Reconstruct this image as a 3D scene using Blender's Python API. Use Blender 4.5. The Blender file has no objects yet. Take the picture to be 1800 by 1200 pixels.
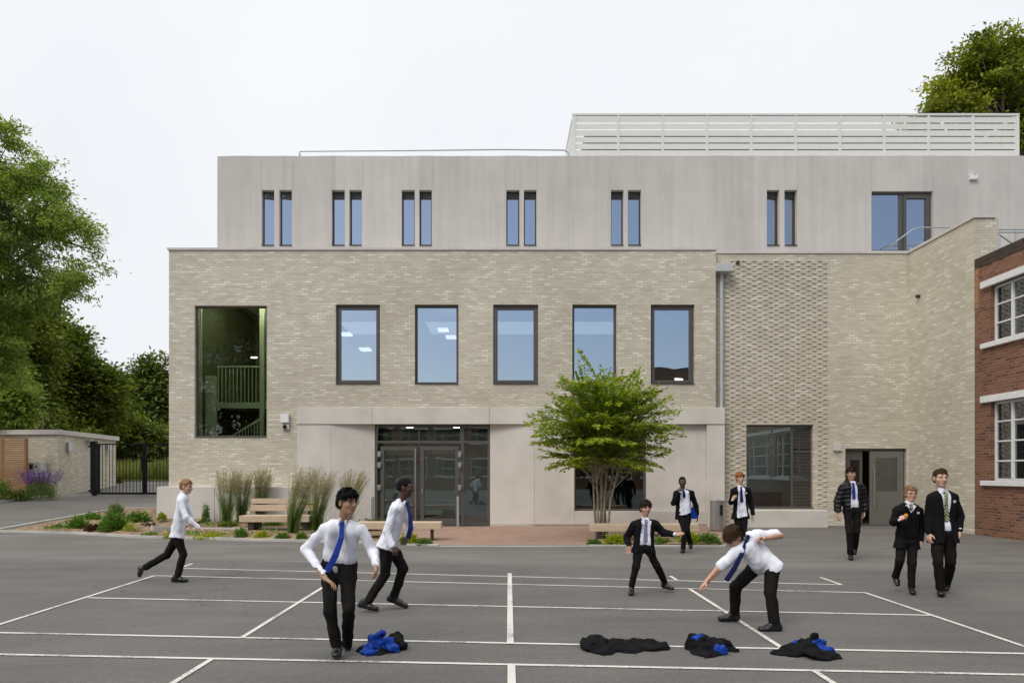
import bpy, math, random
import numpy as np
from mathutils import Vector, Matrix
random.seed(7); rng = np.random.default_rng(7)
scene = bpy.context.scene
COL = scene.collection
F = 1200.0; PX = 885.0; PY = 830.0; EYE = 1.65
def wx(px, Y): return (px - PX) * Y / F
def wz(py, Y): return EYE - (py - PY) * Y / F
def ss(a, b, x):
    t = min(1, max(0, (x - a) / (b - a))); return t * t * (3 - 2 * t)
def gz(X, Y):                       # terrain: flat playground, rising road to the back left
    return 0.066 * max(0, min(Y, 36) - 18.9) * (1 - ss(-11.8, -10.2, X)) + max(0, Y - 36) * 0.02
# ------------------------------------------------------------------ tags
def tag(o, label=None, cat=None, group=None, kind=None):
    if label: o['label'] = label
    if cat: o['category'] = cat
    if group: o['group'] = group
    if kind: o['kind'] = kind
    return o
def thing(name, label, cat, loc=(0, 0, 0), group=None):
    o = bpy.data.objects.new(name, None); COL.objects.link(o)
    o.location = loc; o.empty_display_size = 0.2
    return tag(o, label, cat, group)
def link(name, me, mat=None, parent=None):
    o = bpy.data.objects.new(name, me); COL.objects.link(o)
    if mat is not None:
        for m in (mat if isinstance(mat, (list, tuple)) else [mat]): me.materials.append(m)
    if parent is not None:
        o.parent = parent
        if parent.type == 'EMPTY':      # meshes are in world coordinates
            o.matrix_parent_inverse = Matrix.Translation(parent.location).inverted()
    return o
class MB:
    def __init__(s): s.v = []; s.f = []
    def quad(s, a, b, c, d):
        n = len(s.v); s.v += [tuple(a), tuple(b), tuple(c), tuple(d)]; s.f.append((n, n+1, n+2, n+3))
    def box(s, x0, x1, y0, y1, z0, z1):
        if x0 > x1: x0, x1 = x1, x0
        if y0 > y1: y0, y1 = y1, y0
        if z0 > z1: z0, z1 = z1, z0
        n = len(s.v)
        s.v += [(x0,y0,z0),(x1,y0,z0),(x1,y1,z0),(x0,y1,z0),(x0,y0,z1),(x1,y0,z1),(x1,y1,z1),(x0,y1,z1)]
        for q in ((0,3,2,1),(4,5,6,7),(0,1,5,4),(1,2,6,5),(2,3,7,6),(3,0,4,7)): s.f.append(tuple(n+i for i in q))
        return s
    def prism(s, pts, z0, z1):          # pts counter-clockwise polygon; z0/z1 float or list
        n = len(s.v); k = len(pts)
        a = z0 if isinstance(z0, (list, tuple)) else [z0]*k
        b = z1 if isinstance(z1, (list, tuple)) else [z1]*k
        s.v += [(p[0], p[1], a[i]) for i, p in enumerate(pts)] + [(p[0], p[1], b[i]) for i, p in enumerate(pts)]
        s.f.append(tuple(n+i for i in reversed(range(k)))); s.f.append(tuple(n+k+i for i in range(k)))
        for i in range(k):
            j = (i+1) % k; s.f.append((n+i, n+j, n+k+j, n+k+i))
        return s
    def tube(s, pts, rads, seg=8, cap=True):
        pts = [Vector(p) for p in pts]
        if not isinstance(rads, (list, tuple)): rads = [rads]*len(pts)
        n0 = len(s.v); up = None
        for i, p in enumerate(pts):
            d = (pts[min(i+1, len(pts)-1)] - pts[max(i-1, 0)]).normalized()
            if up is None:
                up = Vector((0,0,1)) if abs(d.z) < 0.9 else Vector((1,0,0))
            a = d.cross(up).normalized(); b = a.cross(d).normalized(); up = b
            for k in range(seg):
                t = 2*math.pi*k/seg
                s.v.append(tuple(p + (a*math.cos(t) + b*math.sin(t))*rads[i]))
        for i in range(len(pts)-1):
            for k in range(seg):
                q = n0+i*seg; k2 = (k+1) % seg
                s.f.append((q+k, q+k2, q+seg+k2, q+seg+k))
        if cap:
            s.f.append(tuple(n0+k for k in reversed(range(seg)))); q = n0+(len(pts)-1)*seg
            s.f.append(tuple(q+k for k in range(seg)))
        return s
    def wall(s, u0, u1, z0, z1, holes, d0, d1, axis='x'):
        """solid wall with rectangular holes; front face at d0, back at d1. axis x: u = X, depth = Y; axis y: u = Y, depth = X"""
        us = sorted(set([u0, u1] + [h[0] for h in holes] + [h[1] for h in holes])); us = [u for u in us if u0 <= u <= u1]
        zs = sorted(set([z0, z1] + [h[2] for h in holes] + [h[3] for h in holes])); zs = [z for z in zs if z0 <= z <= z1]
        P = (lambda u, d, z: (u, d, z)) if axis == 'x' else (lambda u, d, z: (d, u, z))
        nu, nz = len(us)-1, len(zs)-1
        def solid(i, j):
            if i < 0 or j < 0 or i >= nu or j >= nz: return False
            cu, cz = (us[i]+us[i+1])/2, (zs[j]+zs[j+1])/2
            return not any(h[0] < cu < h[1] and h[2] < cz < h[3] for h in holes)
        for i in range(nu):
            for j in range(nz):
                if not solid(i, j): continue
                a, b, c, d = us[i], us[i+1], zs[j], zs[j+1]
                s.quad(P(a,d0,c), P(b,d0,c), P(b,d0,d), P(a,d0,d))
                s.quad(P(b,d1,c), P(a,d1,c), P(a,d1,d), P(b,d1,d))
                if not solid(i-1, j): s.quad(P(a,d1,c), P(a,d0,c), P(a,d0,d), P(a,d1,d))
                if not solid(i+1, j): s.quad(P(b,d0,c), P(b,d1,c), P(b,d1,d), P(b,d0,d))
                if not solid(i, j-1): s.quad(P(a,d1,c), P(b,d1,c), P(b,d0,c), P(a,d0,c))
                if not solid(i, j+1): s.quad(P(a,d0,d), P(b,d0,d), P(b,d1,d), P(a,d1,d))
        return s
    def build(s, name, mat=None, parent=None, smooth=False, bevel=0):
        me = bpy.data.meshes.new(name); me.from_pydata(s.v, [], s.f); me.update()
        if smooth:
            me.polygons.foreach_set('use_smooth', [True]*len(me.polygons))
        o = link(name, me, mat, parent)
        if bevel:
            m = o.modifiers.new('bevel', 'BEVEL'); m.width = bevel; m.segments = 2; m.limit_method = 'ANGLE'
        return o
def np_mesh(name, V, Fq, smooth=False):
    me = bpy.data.meshes.new(name); V = np.ascontiguousarray(V, dtype=np.float32); Fq = np.ascontiguousarray(Fq, dtype=np.int32)
    k = Fq.shape[1]
    me.vertices.add(len(V)); me.vertices.foreach_set('co', V.ravel())
    me.loops.add(Fq.size); me.loops.foreach_set('vertex_index', Fq.ravel())
    me.polygons.add(len(Fq)); me.polygons.foreach_set('loop_start', np.arange(0, Fq.size, k, dtype=np.int32))
    me.polygons.foreach_set('loop_total', np.full(len(Fq), k, dtype=np.int32))
    me.polygons.foreach_set('use_smooth', np.full(len(Fq), smooth, dtype=bool))
    me.update(calc_edges=True); return me
# ------------------------------------------------------------------ materials
def new_mat(name):
    m = bpy.data.materials.new(name); m.use_nodes = True; nt = m.node_tree
    return m, nt, nt.nodes['Principled BSDF'], nt.nodes['Material Output']
def N(nt, t, **kw):
    n = nt.nodes.new(t)
    for k, v in kw.items():
        if k in n.inputs: n.inputs[k].default_value = v
        else: setattr(n, k, v)
    return n
def coords(nt, swap=None, scale=(1,1,1)):
    tc = N(nt, 'ShaderNodeTexCoord'); out = tc.outputs['Object']
    if swap:
        sep = N(nt, 'ShaderNodeSeparateXYZ'); nt.links.new(out, sep.inputs[0]); cb = N(nt, 'ShaderNodeCombineXYZ')
        for i, c in enumerate(swap): nt.links.new(sep.outputs[c], cb.inputs[i])
        out = cb.outputs[0]
    mp = N(nt, 'ShaderNodeMapping'); mp.inputs['Scale'].default_value = scale
    nt.links.new(out, mp.inputs[0]); return mp.outputs[0]
def noise(nt, vec, scale, detail=4, rough=0.55):
    n = N(nt, 'ShaderNodeTexNoise'); n.inputs['Scale'].default_value = scale; n.inputs['Detail'].default_value = detail
    n.inputs['Roughness'].default_value = rough; nt.links.new(vec, n.inputs['Vector']); return n.outputs['Fac']
def ramp(nt, fac, stops):
    r = N(nt, 'ShaderNodeValToRGB'); e = r.color_ramp.elements
    while len(e) < len(stops): e.new(0.5)
    for i, (p, c) in enumerate(stops):
        e[i].position = p; e[i].color = (*c, 1) if len(c) == 3 else c
    nt.links.new(fac, r.inputs[0]); return r.outputs[0]
def mix(nt, fac, a, b, mode='MIX'):
    m = N(nt, 'ShaderNodeMix', data_type='RGBA', blend_type=mode)
    for sock, v in ((m.inputs[0], fac), (m.inputs[6], a), (m.inputs[7], b)):
        if hasattr(v, 'links'): nt.links.new(v, sock)
        elif isinstance(v, (tuple, list)): sock.default_value = (*v, 1) if len(v) == 3 else v
        else: sock.default_value = v
    return m.outputs[2]
def bump(nt, h, b, strength=0.3, dist=0.01):
    n = N(nt, 'ShaderNodeBump'); n.inputs['Strength'].default_value = strength; n.inputs['Distance'].default_value = dist
    nt.links.new(h, n.inputs['Height']); nt.links.new(n.outputs[0], b.inputs['Normal'])
def plain(name, c, rough=0.6, metal=0.0, var=0.12, scale=6, spec=None):
    m, nt, b, o = new_mat(name)
    v = coords(nt); f = noise(nt, v, scale)
    lo = tuple(x*(1-var) for x in c); hi = tuple(min(1, x*(1+var)) for x in c)
    nt.links.new(ramp(nt, f, [(0.3, lo), (0.7, hi)]), b.inputs['Base Color'])
    b.inputs['Roughness'].default_value = rough; b.inputs['Metallic'].default_value = metal
    if spec is not None: b.inputs['Specular IOR Level'].default_value = spec
    return m
def brick_mat(name, swap, c1, c2, mortar, bw=0.225, rh=0.075, msize=0.008, extra=None, patch=0.25, white=0.0):
    m, nt, b, o = new_mat(name); v = coords(nt, swap)
    def bt(a, c, mo, bias=0.0):
        t = N(nt, 'ShaderNodeTexBrick'); t.offset = 0.5
        nt.links.new(v, t.inputs['Vector'])
        for k, x in (('Color1', a), ('Color2', c), ('Mortar', mo)): t.inputs[k].default_value = (*x, 1)
        t.inputs['Scale'].default_value = 1; t.inputs['Mortar Size'].default_value = msize; t.inputs['Mortar Smooth'].default_value = 0.2
        t.inputs['Bias'].default_value = bias; t.inputs['Brick Width'].default_value = bw; t.inputs['Row Height'].default_value = rh
        return t
    t = bt(c1, c2, mortar); col = t.outputs['Color']
    if extra:        # some bricks much lighter / of another firing: per-brick random through a black/white brick texture
        t2 = bt((0,0,0), (1,1,1), (0,0,0)); sel = ramp(nt, t2.outputs['Color'], [(extra[1], (0,0,0)), (extra[1]+0.08, (1,1,1))])
        col = mix(nt, sel, col, extra[0])
    # smears along the courses
    vs = coords(nt, swap, (0.9, 9.0, 1)); sm = noise(nt, vs, 1.6, 5, 0.7)
    k = ramp(nt, sm, [(0.3, (1-patch,)*3), (0.72, (1+patch*0.8,)*3)])
    col = mix(nt, 1.0, col, k, 'MULTIPLY')
    big = noise(nt, coords(nt), 0.35, 3); k2 = ramp(nt, big, [(0.3, (0.9, 0.89, 0.87)), (0.7, (1.08, 1.08, 1.08))])
    col = mix(nt, 1.0, col, k2, 'MULTIPLY')
    nt.links.new(col, b.inputs['Base Color']); b.inputs['Roughness'].default_value = 0.9
    inv = N(nt, 'ShaderNodeMath', operation='SUBTRACT'); inv.inputs[0].default_value = 1; nt.links.new(t.outputs['Fac'], inv.inputs[1])
    ad = N(nt, 'ShaderNodeMath', operation='ADD'); nt.links.new(inv.outputs[0], ad.inputs[0]); nt.links.new(noise(nt, coords(nt), 60, 3), ad.inputs[1])
    bump(nt, ad.outputs[0], b, 0.5, 0.008); return m
PB = dict(c1=(0.55,0.50,0.40), c2=(0.675,0.625,0.515), mortar=(0.505,0.46,0.37), extra=((0.74,0.70,0.605), 0.84), patch=0.12, msize=0.0095)
M = {}
M['brick'] = brick_mat('pale_brick', 'XZY', **PB)
M['brick_side'] = brick_mat('pale_brick_side', 'YZX', **PB)
RB = dict(c1=(0.165,0.065,0.038), c2=(0.30,0.13,0.07), mortar=(0.25,0.17,0.12), extra=((0.12,0.05,0.04), 0.84), patch=0.2, msize=0.011)
M['redbrick'] = brick_mat('red_brick', 'YZX', **RB)
M['redbrick_front'] = brick_mat('red_brick_front', 'XZY', **RB)
M['ochrebrick'] = brick_mat('ochre_brick', 'YZX', c1=(0.42,0.20,0.06), c2=(0.30,0.11,0.05), mortar=(0.4,0.3,0.2), patch=0.2, msize=0.011)
M['sootbrick'] = brick_mat('sooty_brick', 'YZX', c1=(0.035,0.027,0.022), c2=(0.09,0.05,0.035), mortar=(0.06,0.05,0.04), patch=0.2)
def paver_mat():
    m = brick_mat('clay_paver', 'XYZ', c1=(0.34,0.21,0.155), c2=(0.42,0.28,0.21), mortar=(0.28,0.2,0.16), bw=0.21, rh=0.105, patch=0.15); return m
M['paver'] = paver_mat()
def concrete(name, c, vertical=True, var=0.07):
    m, nt, b, o = new_mat(name)
    s = noise(nt, coords(nt, None, (2.2, 2.2, 0.12)), 2.0, 6, 0.65)
    f = noise(nt, coords(nt), 1.1, 5, 0.6)
    a = ramp(nt, s if vertical else f, [(0.28, tuple(x*(1-var*1.5) for x in c)), (0.5, c), (0.75, tuple(x*(1+var) for x in c))])
    k = ramp(nt, f, [(0.3, (0.93,0.93,0.93)), (0.7, (1.05,1.04,1.03))])
    col = mix(nt, 1.0, a, k, 'MULTIPLY')
    if vertical:      # each cast panel came out a slightly different grey
        t = N(nt, 'ShaderNodeTexBrick'); t.offset = 0; nt.links.new(coords(nt, 'XZY'), t.inputs['Vector'])
        for kk, x in (('Color1', (0.93,)*3), ('Color2', (1.05,)*3), ('Mortar', (0.99,)*3)): t.inputs[kk].default_value = (*x, 1)
        t.inputs['Scale'].default_value = 1; t.inputs['Mortar Size'].default_value = 0.004; t.inputs['Brick Width'].default_value = 1.37; t.inputs['Row Height'].default_value = 40
        col = mix(nt, 1.0, col, t.outputs['Color'], 'MULTIPLY')
    st = noise(nt, coords(nt, None, (5.5, 5.5, 0.35)), 1.3, 2, 0.5)          # pale lime runs
    col = mix(nt, ramp(nt, st, [(0.735, (0,0,0)), (0.78, (0.45,0.45,0.45))]), col, tuple(min(1, x*1.25) for x in c)) if vertical else col
    nt.links.new(col, b.inputs['Base Color']); b.inputs['Roughness'].default_value = 0.85
    bump(nt, noise(nt, coords(nt, None, (14, 14, 0.5) if vertical else (1,1,1)), 3.0 if vertical else 25, 4), b, 0.35 if vertical else 0.15, 0.01)
    return m
M['conc_up'] = concrete('boardmarked_concrete', (0.585,0.555,0.52))
M['conc'] = concrete('smooth_concrete', (0.65,0.615,0.56), False, 0.05)
M['coping'] = concrete('coping_stone', (0.60,0.57,0.53), False, 0.04)
M['kerb'] = concrete('kerb_stone', (0.50,0.49,0.45), False, 0.12)
def asphalt(name, c, streak):
    m, nt, b, o = new_mat(name); v = coords(nt)
    fine = noise(nt, v, 90, 3, 0.7); big = noise(nt, v, 0.5, 5, 0.6)
    st = noise(nt, coords(nt, None, (0.35, 1.6, 1)), 1.0, 5, 0.65)
    col = ramp(nt, fine, [(0.25, tuple(x*0.62 for x in c)), (0.5, c), (0.78, tuple(x*1.5 for x in c))])
    col = mix(nt, 1.0, col, ramp(nt, noise(nt, v, 13, 4, 0.75), [(0.3, (0.90,)*3), (0.7, (1.10,)*3)]), 'MULTIPLY')
    col = mix(nt, 1.0, col, ramp(nt, big, [(0.3, (0.86,)*3), (0.7, (1.12,)*3)]), 'MULTIPLY')
    col = mix(nt, 1.0, col, ramp(nt, st, [(0.3, (1-streak,)*3), (0.7, (1+streak,)*3)]), 'MULTIPLY')
    sp = N(nt, 'ShaderNodeTexVoronoi'); sp.inputs['Scale'].default_value = 1.3; nt.links.new(v, sp.inputs['Vector'])
    dots = ramp(nt, sp.outputs['Distance'], [(0.016, (1,1,1)), (0.028, (0,0,0))])
    col = mix(nt, mix(nt, 1.0, dots, ramp(nt, noise(nt, v, 0.9, 2), [(0.45,(0,0,0)),(0.6,(0.55,)*3)]), 'MULTIPLY'), col, (0.34,0.33,0.31))
    wv = N(nt, 'ShaderNodeVectorMath', operation='ADD'); nt.links.new(v, wv.inputs[0]); nz = N(nt, 'ShaderNodeTexNoise'); nz.inputs['Scale'].default_value = 1.1; nz.inputs['Detail'].default_value = 5
    nt.links.new(v, nz.inputs['Vector']); nt.links.new(nz.outputs['Color'], wv.inputs[1])
    cr = N(nt, 'ShaderNodeTexVoronoi', feature='DISTANCE_TO_EDGE'); cr.inputs['Scale'].default_value = 0.16; nt.links.new(wv.outputs[0], cr.inputs['Vector'])
    crk = ramp(nt, cr.outputs['Distance'], [(0.0006, (1,1,1)), (0.0026, (0,0,0))])
    col = mix(nt, mix(nt, 1.0, crk, ramp(nt, noise(nt, v, 0.33, 2), [(0.5,(0,0,0)),(0.62,(0.55,)*3)]), 'MULTIPLY'), col, tuple(x*0.35 for x in c))
    stn = noise(nt, v, 1.7, 2, 0.4); col = mix(nt, ramp(nt, stn, [(0.70,(0,0,0)),(0.76,(0.25,)*3)]), col, tuple(x*0.6 for x in c))
    nt.links.new(col, b.inputs['Base Color']); b.inputs['Roughness'].default_value = 0.88
    bump(nt, fine, b, 0.5, 0.006); return m
M['asphalt'] = asphalt('weathered_asphalt', (0.150,0.140,0.128), 0.20)
M['court'] = asphalt('court_asphalt', (0.118,0.113,0.105), 0.15)
def paint_mat():
    m, nt, b, o = new_mat('line_paint'); v = coords(nt)
    f = noise(nt, v, 28, 5, 0.75); g = noise(nt, v, 1.2, 3)
    ad = N(nt, 'ShaderNodeMath', operation='ADD'); nt.links.new(f, ad.inputs[0]); nt.links.new(g, ad.inputs[1])
    nt.links.new(ramp(nt, ad.outputs[0], [(0.76, (0.20,0.19,0.18)), (0.92, (0.50,0.48,0.45)), (1.25, (0.64,0.62,0.57))]), b.inputs['Base Color'])
    b.inputs['Roughness'].default_value = 0.8; return m
M['paint'] = paint_mat()
M['frame'] = plain('grey_brown_frame', (0.115,0.105,0.092), 0.45, 0.3, 0.06)
M['frame_dark'] = plain('dark_frame', (0.05,0.045,0.04), 0.5, 0.2, 0.06)
M['doorgrey'] = plain('door_grey', (0.16,0.155,0.135), 0.5, 0.1, 0.05)
M['steel'] = plain('brushed_steel', (0.55,0.54,0.52), 0.32, 0.9, 0.06, 20)
M['galv'] = plain('galvanised_steel', (0.50,0.52,0.54), 0.4, 0.7, 0.08, 15)
M['pipe'] = plain('pipe_grey', (0.52,0.53,0.53), 0.5, 0.1, 0.04)
M['white'] = plain('white_paint', (0.78,0.78,0.77), 0.55, 0, 0.04)
M['louvre'] = plain('louvre_white', (0.74,0.74,0.70), 0.55, 0, 0.03)
M['black'] = plain('black_steel', (0.007,0.007,0.008), 0.6, 0.0, 0.1, spec=0.25)
M['blackgloss'] = plain('black_plastic', (0.01,0.01,0.01), 0.2, 0, 0.1)
M['interior'] = plain('interior_plaster', (0.45,0.47,0.44), 0.8, 0, 0.05)
M['dark_int'] = plain('dark_interior', (0.06,0.06,0.06), 0.8, 0, 0.2, 2)
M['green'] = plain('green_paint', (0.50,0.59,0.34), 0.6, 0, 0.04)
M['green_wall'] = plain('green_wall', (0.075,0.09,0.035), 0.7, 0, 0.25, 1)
M['red_poster'] = plain('red_poster', (0.5,0.04,0.02), 0.6)
def wood_mat(name, a, b_, sc=(1.5,18,18)):
    m, nt, b, o = new_mat(name); g = noise(nt, coords(nt, None, sc), 2.5, 5, 0.6)
    col = ramp(nt, g, [(0.25, a), (0.75, b_)])
    vo = N(nt, 'ShaderNodeTexVoronoi'); vo.inputs['Scale'].default_value = 3.1; nt.links.new(coords(nt, None, (1,3,3)), vo.inputs['Vector'])
    col = mix(nt, ramp(nt, vo.outputs['Distance'], [(0.03,(0.7,)*3),(0.09,(0,0,0))]), col, tuple(x*0.45 for x in a))
    nt.links.new(col, b.inputs['Base Color']); b.inputs['Roughness'].default_value = 0.75; bump(nt, g, b, 0.2, 0.004); return m
M['oak'] = wood_mat('pale_oak', (0.46,0.34,0.22), (0.66,0.53,0.39))
M['fence'] = wood_mat('cedar_slats', (0.26,0.13,0.055), (0.42,0.24,0.11))
M['corten'] = plain('brown_steel_leg', (0.06,0.04,0.03), 0.7, 0.3, 0.2)
def soil_mat():
    m, nt, b, o = new_mat('dry_soil'); v = coords(nt); n1 = noise(nt, v, 5, 6, 0.7); n2 = noise(nt, v, 55, 4, 0.7)
    col = ramp(nt, n1, [(0.34, (0.14,0.085,0.05)), (0.5, (0.29,0.195,0.12)), (0.72, (0.50,0.39,0.25))])
    col = mix(nt, 1.0, col, ramp(nt, n2, [(0.3, (0.7,)*3), (0.7, (1.15,)*3)]), 'MULTIPLY')
    nt.links.new(col, b.inputs['Base Color']); b.inputs['Roughness'].default_value = 0.95; bump(nt, n2, b, 0.8, 0.02); return m
M['soil'] = soil_mat()
def grass_mat():
    m, nt, b, o = new_mat('lawn_grass'); v = coords(nt); n1 = noise(nt, v, 1.2, 5, 0.7); n2 = noise(nt, v, 40, 3, 0.7)
    col = ramp(nt, n1, [(0.3, (0.10,0.13,0.025)), (0.7, (0.28,0.30,0.07))])
    col = mix(nt, 1.0, col, ramp(nt, n2, [(0.3, (0.6,)*3), (0.7, (1.2,)*3)]), 'MULTIPLY')
    nt.links.new(col, b.inputs['Base Color']); b.inputs['Roughness'].default_value = 0.95; return m
M['lawn'] = grass_mat()
def glass_mat(name, refl, tint, gloss_tint=(1,1,1), wav=0.0):
    m = bpy.data.materials.new(name); m.use_nodes = True; nt = m.node_tree; nt.nodes.clear()
    out = N(nt, 'ShaderNodeOutputMaterial'); tr = N(nt, 'ShaderNodeBsdfTransparent'); tr.inputs[0].default_value = (*tint, 1)
    gl = N(nt, 'ShaderNodeBsdfGlossy'); gl.inputs['Roughness'].default_value = 0.0; gl.inputs[0].default_value = (*gloss_tint, 1)
    fr = N(nt, 'ShaderNodeFresnel'); fr.inputs[0].default_value = 1.5
    mr = N(nt, 'ShaderNodeMapRange'); nt.links.new(fr.outputs[0], mr.inputs[0]); mr.inputs[1].default_value = 0.04; mr.inputs[2].default_value = 1
    mr.inputs[3].default_value = refl; mr.inputs[4].default_value = 1
    if wav:
        bp = N(nt, 'ShaderNodeBump'); bp.inputs['Strength'].default_value = wav; bp.inputs['Distance'].default_value = 0.02
        nt.links.new(noise(nt, coords(nt), 1.2, 1), bp.inputs['Height']); nt.links.new(bp.outputs[0], gl.inputs['Normal'])
    mx = N(nt, 'ShaderNodeMixShader'); nt.links.new(mr.outputs[0], mx.inputs[0]); nt.links.new(tr.outputs[0], mx.inputs[1]); nt.links.new(gl.outputs[0], mx.inputs[2])
    nt.links.new(mx.outputs[0], out.inputs[0]); return m
M['glass_sky'] = glass_mat('solar_glass', 0.63, (0.30,0.35,0.36), (0.90,0.95,1.0), 0.08)
M['glass_low'] = glass_mat('entrance_glass', 0.16, (0.78,0.84,0.80), (0.8,0.95,1.0), 0.10)
M['glass_stair'] = glass_mat('stair_glass', 0.08, (0.92,0.97,0.84), (1,1,1), 0.02)
M['glass_old'] = glass_mat('old_window_glass', 0.22, (0.6,0.63,0.62), (0.9,0.95,1.0), 0.3)
def lamp_mat(name, c, s):
    m, nt, b, o = new_mat(name); b.inputs['Base Color'].default_value = (*c, 1)
    b.inputs['Emission Color'].default_value = (*c, 1); b.inputs['Emission Strength'].default_value = s; return m
M['lamp'] = lamp_mat('lamp_tube', (1.0,0.95,0.88), 4)
M['stairfill'] = lamp_mat('stair_fill_lamp', (1.0,0.97,0.90), 20); M['lobbyfill'] = lamp_mat('lobby_fill_lamp', (1.0,0.97,0.90), 9)  # emitters for the added, unseen fill lamps in stairwell and lobby
def leaf_mat(name, stops, transl=0.35):
    m = bpy.data.materials.new(name); m.use_nodes = True; nt = m.node_tree; nt.nodes.clear()
    out = N(nt, 'ShaderNodeOutputMaterial'); at = N(nt, 'ShaderNodeAttribute', attribute_name='tone')
    c = ramp(nt, at.outputs['Fac'], stops)
    d = N(nt, 'ShaderNodeBsdfPrincipled'); nt.links.new(c, d.inputs['Base Color']); d.inputs['Roughness'].default_value = 0.5
    d.inputs['Specular IOR Level'].default_value = 0.3
    t = N(nt, 'ShaderNodeBsdfTranslucent'); nt.links.new(mix(nt, 1.0, c, (1.25,1.35,0.6), 'MULTIPLY'), t.inputs[0])
    mx = N(nt, 'ShaderNodeMixShader'); mx.inputs[0].default_value = transl
    nt.links.new(d.outputs[0], mx.inputs[1]); nt.links.new(t.outputs[0], mx.inputs[2]); nt.links.new(mx.outputs[0], out.inputs[0]); return m
M['leaf_small'] = leaf_mat('leaf_ironwood', [(0, (0.108,0.157,0.012)), (0.5, (0.248,0.325,0.026)), (1, (0.454,0.515,0.060))])
M['leaf_ash'] = leaf_mat('leaf_ash', [(0, (0.095,0.155,0.031)), (0.5, (0.207,0.280,0.053)), (1, (0.382,0.457,0.099))])
M['leaf_dark'] = leaf_mat('leaf_chestnut', [(0, (0.060,0.087,0.013)), (0.5, (0.146,0.189,0.023)), (1, (0.308,0.341,0.042))], 0.25)
M['leaf_far'] = leaf_mat('leaf_far', [(0, (0.068,0.099,0.021)), (0.5, (0.137,0.175,0.034)), (1, (0.233,0.268,0.050))], 0.25)
M['leaf_right'] = leaf_mat('leaf_conker', [(0, (0.100,0.127,0.015)), (0.5, (0.220,0.255,0.025)), (1, (0.399,0.407,0.049))])
M['leaf_bed'] = leaf_mat('leaf_bedding', [(0, (0.050,0.112,0.019)), (0.5, (0.125,0.237,0.037)), (1, (0.275,0.400,0.075))])
M['leaf_yellow'] = leaf_mat('leaf_yellow', [(0, (0.16,0.22,0.02)), (0.5, (0.38,0.42,0.03)), (1, (0.62,0.55,0.05))])
M['leaf_purple'] = leaf_mat('leaf_burgundy', [(0, (0.03,0.012,0.012)), (0.5, (0.07,0.022,0.022)), (1, (0.12,0.05,0.04))])
M['petal'] = leaf_mat('violet_petal', [(0, (0.09,0.03,0.20)), (0.5, (0.17,0.06,0.38)), (1, (0.28,0.13,0.50))])
M['blade'] = leaf_mat('grass_blade', [(0, (0.060,0.108,0.024)), (0.5, (0.132,0.204,0.048)), (1, (0.264,0.324,0.096))])
M['plume'] = leaf_mat('grass_plume', [(0, (0.24,0.18,0.10)), (0.5, (0.40,0.32,0.20)), (1, (0.58,0.50,0.35))], 0.3)
M['bark'] = plain('bark_grey', (0.16,0.13,0.10), 0.9, 0, 0.3, 12)
M['bark_pale'] = plain('bark_pale', (0.30,0.26,0.19), 0.85, 0, 0.3, 14)
# ------------------------------------------------------------------ camera, light, sky
cam = bpy.data.cameras.new('camera'); co = bpy.data.objects.new('camera', cam); COL.objects.link(co); scene.camera = co
co.location = (0, 0, EYE); co.rotation_euler = (math.pi/2, 0, 0)
cam.sensor_width = 36; cam.sensor_fit = 'HORIZONTAL'; cam.lens = 36*F/1800
cam.shift_x = (900-PX)/1800; cam.shift_y = (PY-600)/1800; cam.clip_end = 2000; cam.clip_start = 0.1
SUN_EL = math.radians(43); SUN_AZ = math.radians(-38)      # behind the camera, to the left
sd = Vector((math.sin(SUN_AZ)*math.cos(SUN_EL), -math.cos(SUN_AZ)*math.cos(SUN_EL), math.sin(SUN_EL)))
sl = bpy.data.lights.new('sun', 'SUN'); sl.energy = 1.5; sl.angle = math.radians(24); sl.color = (1.0, 0.93, 0.82)
so = bpy.data.objects.new('sun', sl); COL.objects.link(so); so.rotation_euler = sd.to_track_quat('Z', 'Y').to_euler(); so.location = (0, -5, 30)
w = bpy.data.worlds.new('World'); scene.world = w; w.use_nodes = True; nt = w.node_tree; bg = nt.nodes['Background']
sky = N(nt, 'ShaderNodeTexSky', sky_type='NISHITA'); sky.sun_disc = False; sky.sun_elevation = SUN_EL
sky.sun_rotation = math.atan2(sd.x, sd.y)
tc = N(nt, 'ShaderNodeTexCoord'); sep = N(nt, 'ShaderNodeSeparateXYZ'); nt.links.new(tc.outputs['Generated'], sep.inputs[0])
cn = N(nt, 'ShaderNodeTexNoise'); cn.inputs['Scale'].default_value = 2.2; cn.inputs['Detail'].default_value = 5; nt.links.new(tc.outputs['Generated'], cn.inputs['Vector'])
cl = ramp(nt, sep.outputs['Z'], [(0.0, (8.6,8.85,9.2)), (0.58, (9.1,9.3,9.6)), (0.80, (14.0,14.0,14.1)), (1.0, (17.0,16.9,16.8))])
cl = mix(nt, 1.0, cl, ramp(nt, cn.outputs['Fac'], [(0.3, (0.955,0.965,0.98)), (0.7, (1.04,1.035,1.03))]), 'MULTIPLY')
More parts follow.
